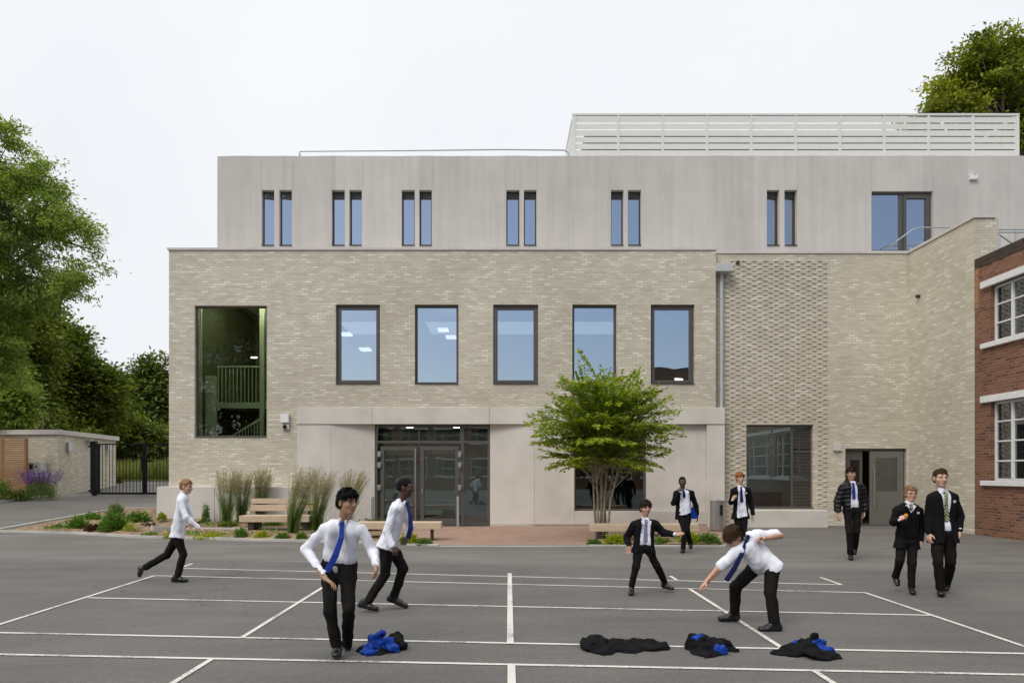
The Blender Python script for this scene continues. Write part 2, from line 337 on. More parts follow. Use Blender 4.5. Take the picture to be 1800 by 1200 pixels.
# the cloud deck covers the view ahead and overhead and breaks to blue low behind the camera
ma = N(nt, 'ShaderNodeMath', operation='MULTIPLY'); nt.links.new(sep.outputs['Z'], ma.inputs[0]); ma.inputs[1].default_value = 1.5
md = N(nt, 'ShaderNodeMath', operation='ADD'); nt.links.new(sep.outputs['Y'], md.inputs[0]); nt.links.new(ma.outputs[0], md.inputs[1])
fac = ramp(nt, md.outputs[0], [(0.0, (0.12,)*3), (0.45, (1,1,1))])
blue = mix(nt, 1.0, sky.outputs[0], (0.95,0.98,1.05), 'MULTIPLY')
nt.links.new(mix(nt, fac, blue, cl), bg.inputs[0]); bg.inputs[1].default_value = 0.1
scene.view_settings.view_transform = 'Standard'; scene.view_settings.look = 'None'; scene.view_settings.exposure = 0.0; scene.view_settings.gamma = 1
scene.render.engine = 'CYCLES'; scene.cycles.max_bounces = 7; scene.cycles.transparent_max_bounces = 12
scene.cycles.use_denoising = True
# ================================================================== setting
def G(px, py):
    """ray from the eye through the photograph's pixel down to the terrain"""
    t = 2.0
    while t < 400:
        X = (px-PX)*t/F; Z = EYE-(py-PY)*t/F
        if Z <= gz(X, t): break
        t += 0.01
    return X, t
def sheet(name, xs, ys, mat, dz=0.0, kind='structure'):
    mb = MB(); nx = len(xs)
    for y in ys:
        for x in xs: mb.v.append((x, y, gz(x, y)+dz))
    for j in range(len(ys)-1):
        for i in range(nx-1):
            a = j*nx+i; mb.f.append((a, a+1, a+nx+1, a+nx))
    return tag(mb.build(name, mat, smooth=True), kind=kind)
xs = [-900,-400,-150,-80,-50,-40,-34,-30]+[-28+i*0.5 for i in range(41)]+[-5,0,10,20,30,50,80,150,400,900]
ys = [-900,-300,-80,-30,0,10,15,18,18.9]+[19.5+i*0.75 for i in range(22)]+[36,40,50,70,100,200,500,900]
sheet('ground', xs, ys, M['asphalt'])
sheet('lawn', [-120,-80,-60,-50,-40,-34,-28,-22,-16,-10,-5,5,30,60,120], [37.5,38.5,40,43,47,52,60,75,100,160], M['lawn'], 0.03)
def gp(px, py): x, y = G(px, py); return (x, y)
# playing-court sheet and its painted lines
tag(MB().prism([(-22,-6),(22,-6),(22,gp(1800,1015)[1]),(gp(1250,1000)[0],gp(1250,1000)[1]),(gp(300,984)[0],gp(300,984)[1]),(-22,gp(0,982)[1]+0.3)], 0.0, 0.004).build('court_surface', M['court']), kind='structure')
def line(p, q, wdt=0.052):
    a = Vector((*gp(*p), 0)); b = Vector((*gp(*q), 0)); d = (b-a).normalized(); n = Vector((-d.y, d.x, 0))*wdt/2
    return a, b, n
LINES = [((322,999),(1479,1028)),((322,996.5),(338,990.5)),((1442,1015),(1479,1028)),((271,1012),(1521,1042)),((155,1051),(1640,1082)),
 ((-700,1098.5),(2500,1164.3)),((-700,1137),(2500,1201)),((272,1012),(-500,1256)),((1520,1042),(2300,1307)),
 ((589,1019.5),(425,1122)),((372,1160),(150,1297)),((896,1008),(897,1133)),((899,1170),(901,1330)),((1212,1036),(1376,1141)),((1430,1180),(1640,1316)),((1178,1013),(1190,1020.5))]
for i, (p, q) in enumerate(LINES):
    a, b, n = line(p, q, 0.065 if i in (11,12) else 0.052); mb = MB(); z = 0.008+0.0004*i
    mb.quad((*(a-n).xy, z), (*(b-n).xy, z), (*(b+n).xy, z), (*(a+n).xy, z))
    if (mb.v[1][0]-mb.v[0][0])*(mb.v[2][1]-mb.v[1][1])-(mb.v[1][1]-mb.v[0][1])*(mb.v[2][0]-mb.v[1][0]) < 0: mb.f = [tuple(reversed(f)) for f in mb.f]
    tag(mb.build('court_line', M['paint']), kind='structure')
# kerbs
def strip(pts, wdt, h, name, mat, base=0.0):
    mb = MB()
    for i in range(len(pts)-1):
        a, b = Vector(pts[i][:2]), Vector(pts[i+1][:2]); L = (b-a).length; d = (b-a).normalized(); n = Vector((-d.y, d.x))*wdt/2
        k = max(1, int(L/0.91)); za = pts[i][2] if len(pts[i]) > 2 else 0; zb = pts[i+1][2] if len(pts[i+1]) > 2 else 0
        for j in range(k):
            s0, s1 = j/k, (j+1)/k-0.006/L*1.0; p, q = a+(b-a)*s0, a+(b-a)*s1
            z0, z1 = za+(zb-za)*s0, za+(zb-za)*s1; jj = random.uniform(-0.003, 0.003)
            mb.prism([p-n, q-n, q+n, p+n], [z0-0.1, z1-0.1, z1-0.1, z0-0.1], [z0+h+jj, z1+h+jj, z1+h+jj, z0+h+jj])
    return tag(mb.build(name, mat), kind='structure')
K1 = [gp(-40,933.5), gp(130,938), gp(240,944.5), gp(425,949.5), gp(620,954), gp(700,957)]
strip([(*p, 0) for p in K1], 0.10, 0.06, 'kerb', M['kerb'])
strip([(*gp(700,957), 0), (*gp(772,959.5), 0)], 0.10, 0.04, 'kerb', M['kerb'])
strip([(*gp(772,959.5), 0), (*gp(1035,959), 0)], 0.12, 0.006, 'kerb', M['kerb'])
strip([(*gp(1035,959.5), 0), (*gp(1275,961), 0)], 0.10, 0.035, 'kerb', M['kerb'])
strip([(-13.98,18.75,0.0), (-13.55,24.1,0.33), (-10.4,24.1,0.36)], 0.12, 0.09, 'kerb', M['kerb'])
strip([(-26,25.4,0.42), (-19.35,26.1,0.47), (-18.75,28.2,0.61), (-17.4,29.0,0.66)], 0.14, 0.10, 'kerb', M['kerb'])
strip([(-19.0,34.2,0.9), (-17.5,35.5,0.98), (-15.5,34.8,1.0), (-12,35.5,1.0)], 0.14, 0.14, 'kerb', M['kerb'])
def soil_patch(poly, name='planting_bed'):
    """dug-over soil filling a convex polygon of (x, y, z)"""
    P_ = [Vector(p) for p in poly]; c = sum(P_, Vector())/len(P_); V = []; Fq = []
    mb = MB(); n = 10; m = len(P_); per = 8
    ring = []
    for i in range(m):
        for k in range(per): ring.append(P_[i].lerp(P_[(i+1) % m], k/per))
    R = len(ring)
    for j in range(n):
        s = 1-j/n
        for r in ring:
            p = c.lerp(r, s); p.z += (0.0 if j == 0 else random.uniform(-0.02, 0.035)+0.05*math.sin((1-s)*1.57)); mb.v.append(tuple(p))
    mb.v.append(tuple(c+Vector((0,0,0.06))))
    for j in range(n-1):
        for i in range(R):
            i2 = (i+1) % R; mb.f.append((j*R+i, j*R+i2, (j+1)*R+i2, (j+1)*R+i))
    for i in range(R): mb.f.append(((n-1)*R+i, (n-1)*R+(i+1) % R, n*R))
    return tag(mb.build(name, M['soil'], smooth=True), kind='structure')
k = K1
soil_patch([(-13.8,18.85,0.05),(k[1][0],k[1][1]+.03,0.05),(k[2][0],k[2][1]+.03,0.05),(-8.8,18.3,0.09),(-8.8,20.3,0.3),(-10.2,21.0,0.46),(-10.35,24.0,0.44),(-13.45,24.0,0.40)])
soil_patch([(k[2][0],k[2][1]+.03,0.052),(k[3][0],k[3][1]+.03,0.052),(k[4][0],k[4][1]+.03,0.052),(k[5][0],k[5][1]+.03,0.05),(-3.35,18.6,0.052),(-8.9,18.6,0.1)])
soil_patch([(-8.9,18.72,0.12),(-3.5,18.72,0.12),(-3.5,20.15,0.14),(-8.9,20.15,0.2)])
strip([(-9.3,18.05,0.12), (-8.8,18.55,0.02), (-4.9,18.62,0.0)], 0.14, 0.13, 'kerb', M['kerb'])
soil_patch([(-26,25.6,0.5),(-19.4,26.2,0.55),(-18.8,28.2,0.68),(-19,28.45,0.7),(-20.6,28.5,0.72),(-26,28.4,0.7)])
soil_patch([(gp(1045,957)[0],gp(1045,957)[1],0.034),(gp(1262,959)[0],gp(1262,959)[1],0.034),(5.5,16.6,0.034),(2.0,16.7,0.034)])
# clay-paved terrace
tag(MB().prism([gp(640,957.5), gp(1040,957.5), gp(1275,959), (wx(1275,20.9)+0.3,20.9), (-4.2,20.9), (-4.2,18.6), (-3.3,18.6)], -0.1, 0.006).build('terrace_paving', M['paver']), kind='structure')

# ================================================================== the new school building
YB = 20.84; YR = 21.16; YU = 22.3; YC = YB-0.05
BX0 = wx(297,YB); BX1 = wx(1258,YB); RX = wx(1597,YR)
TOP = wz(440,YB)
S = thing('school_building', 'new pale brick and concrete school block filling the middle of the view', 'building', (0, YB, 0))
def rect(x0, x1, y0, y1, Y): return (wx(x0,Y), wx(x1,Y), wz(y1,Y), wz(y0,Y))
stair = rect(342,469,537,768,YB)
wins = [rect(a,b,535,675,YB) for a, b in ((590,668),(729,806),(867,946),(1006,1084),(1144,1221))]
conc_hole = (wx(523,YB), BX1+1, -1, wz(716,YB))
MB().wall(BX0, BX1, -0.6, TOP, [stair]+wins+[conc_hole], YB, YB+0.35).build('brick_wall', M['brick'], S)
mb = MB(); mb.wall(YB+0.35, 34, -0.6, TOP, [], BX0, BX0+0.35, 'y'); mb.build('side_wall', M['brick_side'], S)
# little return at the right end of the main volume
MB().wall(YB+0.35, YR+0.3, wz(716,YB), TOP-0.002, [], BX1-0.35, BX1-0.002, 'y').build('side_wall', M['brick_side'], S)
# coping of the main volume
MB().box(BX0-0.04, BX1+0.03, YB-0.04, YB+0.45, TOP, TOP+0.075).build('coping', M['coping'], S, bevel=0.006)
# recessed volume with projecting headers
rwin = rect(1312,1430,746,893,YR); rdoor = (wx(1486,YR), wx(1594,YR), -0.7, wz(788,YR)); RTOP = wz(446,YR)
TX0, TX1 = wx(1273,YR), wx(1458,YR)
MB().wall(BX1-0.3, RX+0.3, -0.6, RTOP, [rwin, rdoor], YR, YR+0.35).build('brick_wall', M['brick'], S)
mb = MB(); zt = wz(459,YR); row = 0; z = 0.0
random.seed(3)
while z < zt:
    off = 0.169 if row % 2 else 0.0; x = TX0+0.03+off*0.999
    while x+0.11 < TX1:
        pr = 0.026+random.uniform(-0.003, 0.003)
        inwin = rwin[0]-0.06 < x+0.055 < rwin[1]+0.06 and rwin[2]-0.06 < z+0.03 < rwin[3]+0.08
        inplinth = z < 0.55 and x > wx(1305,YR)
        if not inwin and not inplinth: mb.box(x, x+0.112, YR-pr, YR+0.02, z+0.005, z+0.070)
        x += 0.3375
    z += 0.075; row += 1
tag_proj = mb.build('projecting_bricks', M['brick'], S)
MB().box(BX1+0.035, RX+0.05, YR-0.035, YR+0.45, RTOP, RTOP+0.08).build('coping', M['coping'], S, bevel=0.006)
# pale side wall coming forward, and its end return
YS = 18.2; STOP = RTOP
MB().wall(YS+0.33, YR, -0.6, STOP-0.001, [], RX, RX+0.35, 'y').build('side_wall', M['brick_side'], S)
ENDX = wx(1755,YS)
MB().wall(RX, ENDX, -0.5, STOP, [], YS, YS+0.33, 'x').build('end_wall', M['brick'], S)
MB().wall(YS+0.335, YS+1.2, 5, STOP-0.001, [], ENDX-0.3, ENDX-0.001, 'y').build('side_wall', M['brick_side'], S)
mb = MB(); mb.box(RX-0.04, RX+0.40, YS+0.38, YR-0.036, STOP, STOP+0.078); mb.box(RX-0.04, ENDX-0.1, YS-0.04, YS+0.377, STOP+0.001, STOP+0.079); mb.build('coping', M['coping'], S, bevel=0.006)
# terrace slab behind the coping, main roof slab, floors, inner walls
MB().box(BX0+0.351, 20, YB+0.351, YU-0.002, 7.75, 7.95).build('roof_slab', M['coping'], S)
mb = MB(); mb.box(wx(500,YB), BX1+6.2, YB+0.36, 30, 3.25, 3.55); mb.box(BX0+0.4, RX, 29.9, 30.2, 0, 7.7); mb.build('interior_wall', M['interior'], S)
mb = MB(); mb.box(wx(497,YB)-0.1, wx(497,YB)+0.1, YB+0.36, 29.9, 0, 7.7)
for px in (930, 1250): mb.box(wx(px,YB)-0.06, wx(px,YB)+0.06, YB+0.5, 29.8, 0.1, 3.2)
for px in (700, 980): mb.box(wx(px,YB)-0.06, wx(px,YB)+0.06, YB+1.5, 29.8, 3.6, 7.7)
mb.build('interior_wall', M['interior'], S)
MB().box(BX0+0.4, 20, YB+0.36, 30, -0.5, 0.03).build('floor_slab', M['dark_int'], S)
# concrete upper storey
UX0 = wx(382,YU); UT = wz(274,YU); UB = 7.6; UX1 = 22
ups = []
for a, b, c, d in ((460,482,491,513),(583,606,614,636),(706,729,737,759),(890,913,921,943),(1074,1096,1104,1127),(1348,1370,1379,1401)):
    for p, q in ((a,b),(c,d)): ups.append(rect(p,q,334,432,YU))
udoor = (wx(1532,YU), wx(1640,YU), wz(441,YU), wz(336,YU))
# scalloped top edge: precast panels with softly wavy heads, built as panel-wide slabs
def conc_wall():
    mb = MB(); mb.wall(UX0, UX1, UB, UT-0.12, ups+[udoor], YU, YU+0.3)
    x = UX0
    n = int((UX1-UX0)/0.25)
    for i in range(n):
        a, b = UX0+i*(UX1-UX0)/n, UX0+(i+1)*(UX1-UX0)/n
        f = lambda t: UT-0.005+0.005*math.sin(t*2*math.pi/1.5)+0.004*math.sin(t*2.3+1)
        mb.prism([(a,YU),(b,YU),(b,YU+0.3),(a,YU+0.3)], UT-0.12, [f(a),f(b),f(b),f(a)])
    return mb
conc_wall().build('concrete_wall', M['conc_up'], S)
for px in (459,514,637,760,914,944,1073,1128,1347,1402,1531,1641,1700): # shadow joints between the cast panels: thin proud fins
    MB().box(wx(px,YU)-0.006, wx(px,YU)+0.006, YU-0.004, YU+0.01, wz(334,YU) if px not in (1700,) else wz(440,YU), UT-0.13).build('panel_joint', M['kerb'], S)
mb = MB(); mb.wall(YU+0.3, 34, UB, UT-0.1, [], UX0, UX0+0.3, 'y'); mb.box(UX0+0.301, UX1, YU+0.301, 34, UT-0.35, UT-0.12); mb.build('roof_slab', M['conc_up'], S)
mb = MB(); mb.box(UX0+0.4, UX1, 27, 27.2, 8, UT-0.4); mb.box(UX0+0.31, UX1, YU+0.31, 27, 7.6, 7.96); mb.build('interior_wall', M['interior'], S)
MB().box(BX0+0.35, BX1, YB+0.46, YU-0.001, 7.96, TOP+0.05).build('roof_upstand', M['coping'], S)
# windows ------------------------------------------------------------
def window(parent, r, Y, fw, depth, setb, gmat, fmat, bars=(), sill=True, sash=0.0, tilt=0.0, name='window'):
    x0, x1, z0, z1 = r; g = 0.004; x0 += g; x1 -= g; z0 += g; z1 -= g; y0 = Y+setb; mb = MB()
    mb.box(x0, x0+fw, y0, y0+depth, z0, z1); mb.box(x1-fw, x1, y0, y0+depth, z0, z1)
    mb.box(x0+fw, x1-fw, y0+0.001, y0+depth, z0, z0+fw); mb.box(x0+fw, x1-fw, y0+0.001, y0+depth, z1-fw, z1)
    for b in bars:      # ('v', x, w) or ('h', z, w)
        if b[0] == 'v': mb.box(b[1]-b[2]/2, b[1]+b[2]/2, y0+0.004, y0+depth-0.004, z0+fw, z1-fw)
        else: mb.box(x0+fw, x1-fw, y0+0.007, y0+depth-0.007, b[1]-b[2]/2, b[1]+b[2]/2)
    fr = mb.build(name, fmat, parent, bevel=0.003)
    if sash:
        s = sash; a = x0+fw+0.006; b_ = x1-fw-0.006; c = z0+fw+0.006; d = z1-fw-0.006; mb = MB(); ys_ = y0-0.008
        mb.box(a, a+s, ys_, y0+0.05, c, d); mb.box(b_-s, b_, ys_, y0+0.05, c, d); mb.box(a+s, b_-s, ys_+.001, y0+0.05, c, c+s); mb.box(a+s, b_-s, ys_+.001, y0+0.05, d-s, d)
        mb.build('sash', fmat, fr)
    yg = y0+depth*0.5
    mb = MB(); a = x0+fw*0.5; b_ = x1-fw*0.5; mb.quad((a, yg-tilt, z0+fw*0.5), (b_, yg+tilt, z0+fw*0.5), (b_, yg+tilt, z1-fw*0.5), (a, yg-tilt, z1-fw*0.5)); mb.build('pane', gmat, fr)
    if sill: MB().box(x0, x1, Y-0.035, y0+0.01, z0-0.0, z0+0.022).build('sill', fmat, fr)
    return fr
for i, r in enumerate(wins):
    window(S, r, YB, 0.05, 0.08, 0.11, M['glass_sky'], M['frame'], sash=0.075 if i in (0,2,4) else 0.012)
# blind hanging in the last first-floor window
MB().box(wx(1150,YB), wx(1217,YB), YB+0.40, YB+0.42, wz(600,YB), wz(540,YB)).build('roller_blind', M['white'], S)
# stairwell: big pane with green stair structure behind
window(S, stair, YB, 0.045, 0.08, 0.10, M['glass_stair'], M['frame'])
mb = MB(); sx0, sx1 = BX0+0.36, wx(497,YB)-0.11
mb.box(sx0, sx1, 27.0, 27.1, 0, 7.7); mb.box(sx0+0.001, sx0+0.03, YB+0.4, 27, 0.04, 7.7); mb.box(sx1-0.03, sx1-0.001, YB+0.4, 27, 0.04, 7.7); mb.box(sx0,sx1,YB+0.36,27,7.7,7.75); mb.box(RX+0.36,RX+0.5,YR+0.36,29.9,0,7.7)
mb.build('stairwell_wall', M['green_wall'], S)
yl = 23.4; mb = MB(); zl = wz(712,yl)
mb.box(wx(361,21.9), wx(377,21.9), 21.9, 22.1, 0, wz(660,21.9)); mb.box(wx(377,yl), sx1-0.05, yl, yl+0.12, zl-0.1, zl+0.1)
mb.box(wx(458,yl), wx(466,yl), yl-0.1, yl+0.05, 0, 7.5); mb.box(sx0+0.05, sx1-0.05, yl+0.12, 27, zl-0.05, zl+0.02)
mb.box(wx(349,21.4), wx(353,21.4), 21.4, 21.5, 0, 7.7)
mb.build('stair_landing', M['green'], S)
mb = MB(); zr = wz(645,yl); x = wx(383,yl)
while x < wx(457,yl): mb.box(x-0.012, x+0.012, yl+0.02, yl+0.05, zl+0.1, zr); x += 0.13
mb.box(wx(380,yl), wx(458,yl), yl+0.005, yl+0.06, zr, zr+0.05)
a, b_ = (wx(405,22.6), wz(768,22.6)), (wx(463,22.6), wz(733,22.6))
mb.tube([(a[0],22.6,a[1]),(b_[0],22.6,b_[1])], 0.028, 6)
for t in np.linspace(0, 1, 12): xx = a[0]+(b_[0]-a[0])*t; zz = a[1]+(b_[1]-a[1])*t; mb.box(xx-0.01, xx+0.01, 22.59, 22.62, zz-0.95, zz)
mb.build('balustrade', M['green'], S)
MB().box(wx(441,24), wx(451,24), 24.0, 24.06, wz(629,24), wz(627,24)).build('strip_or_fill_light', M['lamp'], S)
for yq in (22.3, 23.2): MB().box((sx0+sx1)/2-0.6, (sx0+sx1)/2+0.6, yq, yq+0.16, 7.50, 7.55).build('strip_or_fill_light', M['stairfill'], S)  # added lamps hidden above the window head, brighten the stairwell
mb = MB()
for px, py in ((606,585),(640,612),(778,577),(792,590)): mb.box(wx(px-9,25), wx(px+9,25), 25, 25.5, wz(py+1.5,25), wz(py-1.5,25))
mb.build('strip_or_fill_light', M['lamp'], S)
# slit windows of the upper storey
for i, r in enumerate(ups):
    x0, x1, z0, z1 = r; zb = wz(346,YU)
    fr = window(S, (x0, x1, z0, z1), YU, 0.035, 0.07, 0.16, M['glass_sky'], M['frame_dark'], bars=(('h', zb, 0.03),), sash=0.0, tilt=(0.02 if i in (0,1,10,11) else 0), sill=True)
    mb = MB()
    for k_ in range(4): mb.box(x0+0.04, x1-0.04, YU+0.165, YU+0.20, zb+0.03+k_*0.045, zb+0.055+k_*0.045)
    mb.build('vent_louvre', M['frame'], fr)
# terrace door on the upper storey
x0, x1, z0, z1 = udoor; xm = wx(1587,YU)
fr = window(S, udoor, YU, 0.06, 0.09, 0.10, M['glass_sky'], M['frame'], bars=(('v', xm, 0.12),), sill=False)
a, b_ = xm+0.07, x1-0.07; mb = MB(); y0 = YU+0.085
mb.box(a, a+0.1, y0, y0+0.05, z0, z1-0.07); mb.box(b_-0.1, b_, y0, y0+0.05, z0, z1-0.07); mb.box(a+0.1, b_-0.1, y0+.001, y0+0.05, z1-0.2, z1-0.07); mb.build('door_leaf', M['frame'], fr)
# concrete ground-floor surround ---------------------------------------
CX0, CX1 = wx(522,YC), wx(1274,YC); zl0, zl1 = wz(745,YC), wz(716,YC)
mb = MB(); e = [522, 654.5, 860, 1110, 1274]
for a, b_ in zip(e[:-1], e[1:]): mb.box(wx(a,YC)+0.004, wx(b_,YC)-0.004, YC-0.03, YB+0.33, zl0, zl1)
mb.build('lintel', M['conc'], S, bevel=0.004)
def pr(p0, p1, ya, yb, z0, z1): MB().prism([(wx(p0,YC),YC+ya),(wx(p1,YC),YC+yb),(wx(p1,YC),YB+0.33),(wx(p0,YC),YB+0.33)], z0, z1).build('concrete_panel', M['conc'], S, bevel=0.004)
pr(522.3, 580, 0, 0, -0.5, zl0-0.002); pr(580.2, 656.5, 0.0, 0.2, -0.5, zl0-0.002)
pr(861.2, 939, 0.2, 0.0, 0.07, zl0-0.002); pr(939.3, 1009.5, 0, 0, 0.07, zl0-0.002)
pr(1243, 1274, 0, 0, -0.5, zl0-0.002)
pr(1009.8, 1242.7, 0, 0, 0.07, wz(898,YC))
pr(1137.5, 1242.8, 0.16, 0.16, wz(898,YC)+.001, zl0-0.002)
MB().box(wx(861,YC), wx(1243,YC), YC+0.03, YB+0.3, -0.5, 0.068).build('brick_plinth', M['brick'], S)
cwin = (wx(1010,YC), wx(1137,YC), wz(898,YC), zl0-0.004)
window(S, cwin, YC, 0.06, 0.09, 0.17, M['glass_low'], M['frame'], sill=False)
# entrance screen
ent = (wx(657,YC), wx(861,YC), 0.01, zl0-0.003); YE = YC+0.2
zt = wz(776,YC); xs_ = wx(812,YC)
fr = window(S, ent, YE, 0.07, 0.10, 0.0, M['glass_low'], M['frame'], bars=(('h', zt, 0.07), ('v', xs_, 0.10), ('v', wx(735,YC), 0.03)), sill=False, name='entrance_screen')
for p0, p1 in ((667,732.5),(737.5,806)):
    a, b_ = wx(p0,YC), wx(p1,YC); c, d = 0.02, wz(784,YC); y0 = YE-0.03; mb = MB(); f = 0.115
    mb.box(a, a+f, y0, y0+0.06, c, d); mb.box(b_-f, b_, y0, y0+0.06, c, d); mb.box(a+f, b_-f, y0+.001, y0+0.06, d-f, d); mb.box(a+f, b_-f, y0+.001, y0+0.06, c, c+0.2); mb.box(a+f, b_-f, y0+.003, y0+0.055, 0.78, 0.82)
    dl = mb.build('entrance_door', M['frame'], fr, bevel=0.004)
    mb = MB(); hx = wx(729.5,YC) if p0 < 700 else wx(741,YC)
    if p0 < 700:
        mb.tube([(hx, y0-0.07, wz(918,YC)), (hx, y0-0.07, wz(788,YC))], 0.018, 8)
        for zz in (0.5, 1.2, 2.0): mb.tube([(hx, y0-0.07, zz), (hx, y0+0.01, zz)], 0.01, 6)
    else: mb.box(hx-0.01, hx+0.02, y0-0.03, y0+0.001, 1.0, 1.15)
    mb.build('handle', M['steel'], dl)
    mb = MB(); hx = a-0.03 if p0 < 700 else b_+0.03
    for py in (798, 817, 857): mb.box(hx-0.055, hx+0.055, y0-0.05, y0-0.001, wz(py+3.2,YC), wz(py-3.2,YC)); mb.box(hx-0.035, hx+0.035, y0-0.062, y0-0.049, wz(py+5,YC), wz(py-5,YC))
    mb.build('hinge', M['steel'], dl, bevel=0.006)
    MB().box(a+f, b_-f, YE+0.3, YE+0.33, d-0.24, d-0.1).build('header_blind', M['coping'], fr)
MB().box(wx(716,YC), wx(724,YC), YE+1.4, YE+1.42, 1.95, 2.35).build('notice', M['red_poster'], S)
# window and shutter in the textured wall
zsh = wz(793,YR)
fr = window(S, rwin, YR, 0.05, 0.09, 0.12, M['glass_low'], M['frame'], bars=(('v', wx(1395,YR), 0.08),))
mb = MB(); a, b_ = wx(1397.5,YR), rwin[1]-0.055; z = rwin[2]+0.06
mb.box(a, b_, YR+0.17, YR+0.20, rwin[2]+0.05, rwin[3]-0.05); mb.box(a, b_, YR+0.115, YR+0.16, zsh-0.03, zsh+0.03)
while z < rwin[3]-0.1:
    if abs(z-zsh) > 0.06: mb.prism([(a,YR+0.13),(b_,YR+0.13),(b_,YR+0.168),(a,YR+0.168)], [z,z,z+0.012,z+0.012], [z+0.012,z+0.012,z+0.034,z+0.034])
    z += 0.045
mb.build('louvre_panel', M['frame'], fr)
MB().box(rwin[0]-0.8, rwin[1]+0.6, YR+2.0, YR+2.1, 0.04, 3.2).build('interior_wall', M['interior'], S)  # partition added close behind the glass, catches daylight to brighten the window
MB().box(rwin[0]+0.5, rwin[0]+1.6, YR+1.2, YR+1.5, 0.04, 1.0).build('counter', M['dark_int'], S)
MB().box(ent[0]-0.6, ent[1]+1.0, YB+5.0, YB+5.1, 0.04, 3.2).build('interior_wall', M['interior'], S)  # wall added inside the lobby so the door glass looks lighter
for xq in (-3.2, -1.6): MB().box(xq-0.1, xq+0.1, YB+1.2, YB+2.6, 3.18, 3.22).build('strip_or_fill_light', M['lobbyfill'], S)  # unseen lamps added under the lobby ceiling to brighten it
MB().box(8.0, 9.4, YR+0.9, YR+1.05, 3.18, 3.22).build('strip_or_fill_light', M['lamp'], S)  # unseen lamp added to brighten the room behind the right window
# side door: fixed leaf and open leaf
x0, x1, z0, z1 = rdoor; z0 = 0.0; mb = MB(); fw = 0.07; y0 = YR+0.12
mb.box(x0+.003, x0+fw, y0, y0+0.1, z0, z1-.003); mb.box(x1-fw, x1-.003, y0, y0+0.1, z0, z1-.003); mb.box(x0+fw, x1-fw, y0+.001, y0+0.1, z1-fw, z1-.003)
df = mb.build('door_frame', M['frame'], S)
xa, xb = wx(1520,YR), wx(1531,YR); mb = MB(); mb.box(x0+fw+.005, xa, y0+0.02, y0+0.06, 0.02, z1-fw-.005); l1 = mb.build('door_leaf', M['frame'], df)
MB().box(x0+0.22, xa-0.1, y0+0.012, y0+0.021, 1.3, z1-0.35).build('vision_panel', M['blackgloss'], l1)
lx0, lx1 = xb, x1-fw-0.005; yo = YR-0.12
mb = MB(); vx0, vx1, vz0, vz1 = wx(1541,YR), wx(1579,YR), wz(863,YR), wz(804,YR)
mb.wall(lx0, lx1, 0.02, z1-fw-0.01, [(vx0,vx1,vz0,vz1)], y0-0.06, y0-0.01); l2 = mb.build('door_leaf', M['doorgrey'], df, bevel=0.003)
mb = MB(); mb.quad((vx0,y0-0.035,vz0),(vx1,y0-0.035,vz0),(vx1,y0-0.035,vz1),(vx0,y0-0.035,vz1)); mb.build('pane', M['glass_old'], l2)
mb = MB(); hx = wx(1537,YR); mb.tube([(hx,y0-0.13,0.55),(hx,y0-0.13,wz(824,YR))], 0.017, 8)
for zz in (0.7, wz(830,YR)): mb.tube([(hx,y0-0.13,zz),(hx,y0-0.05,zz)], 0.012, 6)
mb.build('handle', M['steel'], l2)
# plinth bench of concrete by the window, low retaining wall on the left
YP = 20.35
MB().prism([(wx(1308,YP),YP),(wx(1456,YP),YP),(wx(1456,YP),YR-0.002),(wx(1308,YP),YR-0.002)], 0.0, wz(897,YP)).build('concrete_plinth', M['conc'], S, bevel=0.012)
yw = 20.2; ztop = wz(855,yw)
mb = MB(); e = [275, 377, 521]
for a, b_ in zip(e[:-1], e[1:]): mb.box(wx(a,yw)+0.004, wx(b_,yw)-0.004, yw, YB-0.003, -0.4, ztop)
rw = thing('retaining_wall', 'low pale concrete retaining wall behind the bench and grasses', 'wall', (wx(400,yw), yw, 0)); mb.build('wall_block', M['conc'], rw, bevel=0.012)
# rainwater hopper and pipe
mb = MB(); Yh = YB+0.03; mb.box(wx(1257,Yh), wx(1286,Yh), YB-0.09, YR-0.01, wz(478,Yh), wz(465,Yh)); mb.tube([(wx(1271,Yh), YR-0.12, wz(477,Yh)), (wx(1271,Yh), YR-0.12, wz(716,Yh))], 0.058, 12)
for py in (520,600,680): mb.tube([(wx(1271,Yh), YR-0.12, wz(py,Yh)), (wx(1271,Yh), YR-0.12, wz(py+3,Yh))], 0.07, 12)
mb.build('downpipe', M['pipe'], S)
mb = MB(); mb.tube([(wx(1296,YR), YR+0.05, wz(462,YR)), (wx(1296,YR), YR-0.09, wz(462,YR))], 0.055, 12); mb.build('overflow_pipe', M['frame_dark'], S)
mb = MB(); mb.tube([(RX+0.05, wx(1,1)*0+20.6, wz(520,20.6)), (RX-0.10, 20.6, wz(520,20.6)-0.02)], 0.05, 10); mb.build('overflow_pipe', M['frame_dark'], S)
# roof plant screen
YL = 23.3; lx0, lx1 = wx(1009,YL), wx(1787,YL); lz0, lz1 = wz(276,YL), wz(201,YL)
T = thing('roof_louvre_screen', 'long white louvred plant screen standing on the roof', 'screen', (lx0, YL, UT))
mb = MB(); n = 10; dx = (lx1-lx0)/n
for i in range(n+1): w_ = 0.12 if i in (0, n) else 0.07; x = lx0+i*dx; mb.box(x-w_/2, x+w_/2, YL-0.05, YL+0.03, lz0, lz1-0.062)
mb.box(lx0-0.06, lx1+0.06, YL-0.06, YL+0.04, lz1-0.06, lz1)
mb.box(lx0-0.06, lx0+0.02, YL+0.3, YL+2.6, lz1-0.06, lz1); mb.box(lx0-0.06, lx0+0.03, YL+2.5, YL+2.6, lz0, lz1-0.062); mb.box(lx1-0.02, lx1+0.06, YL+0.1, YL+2.6, lz1-0.06, lz1); mb.build('frame', M['louvre'], T)
ps = (lz1-lz0-0.10)/6.0
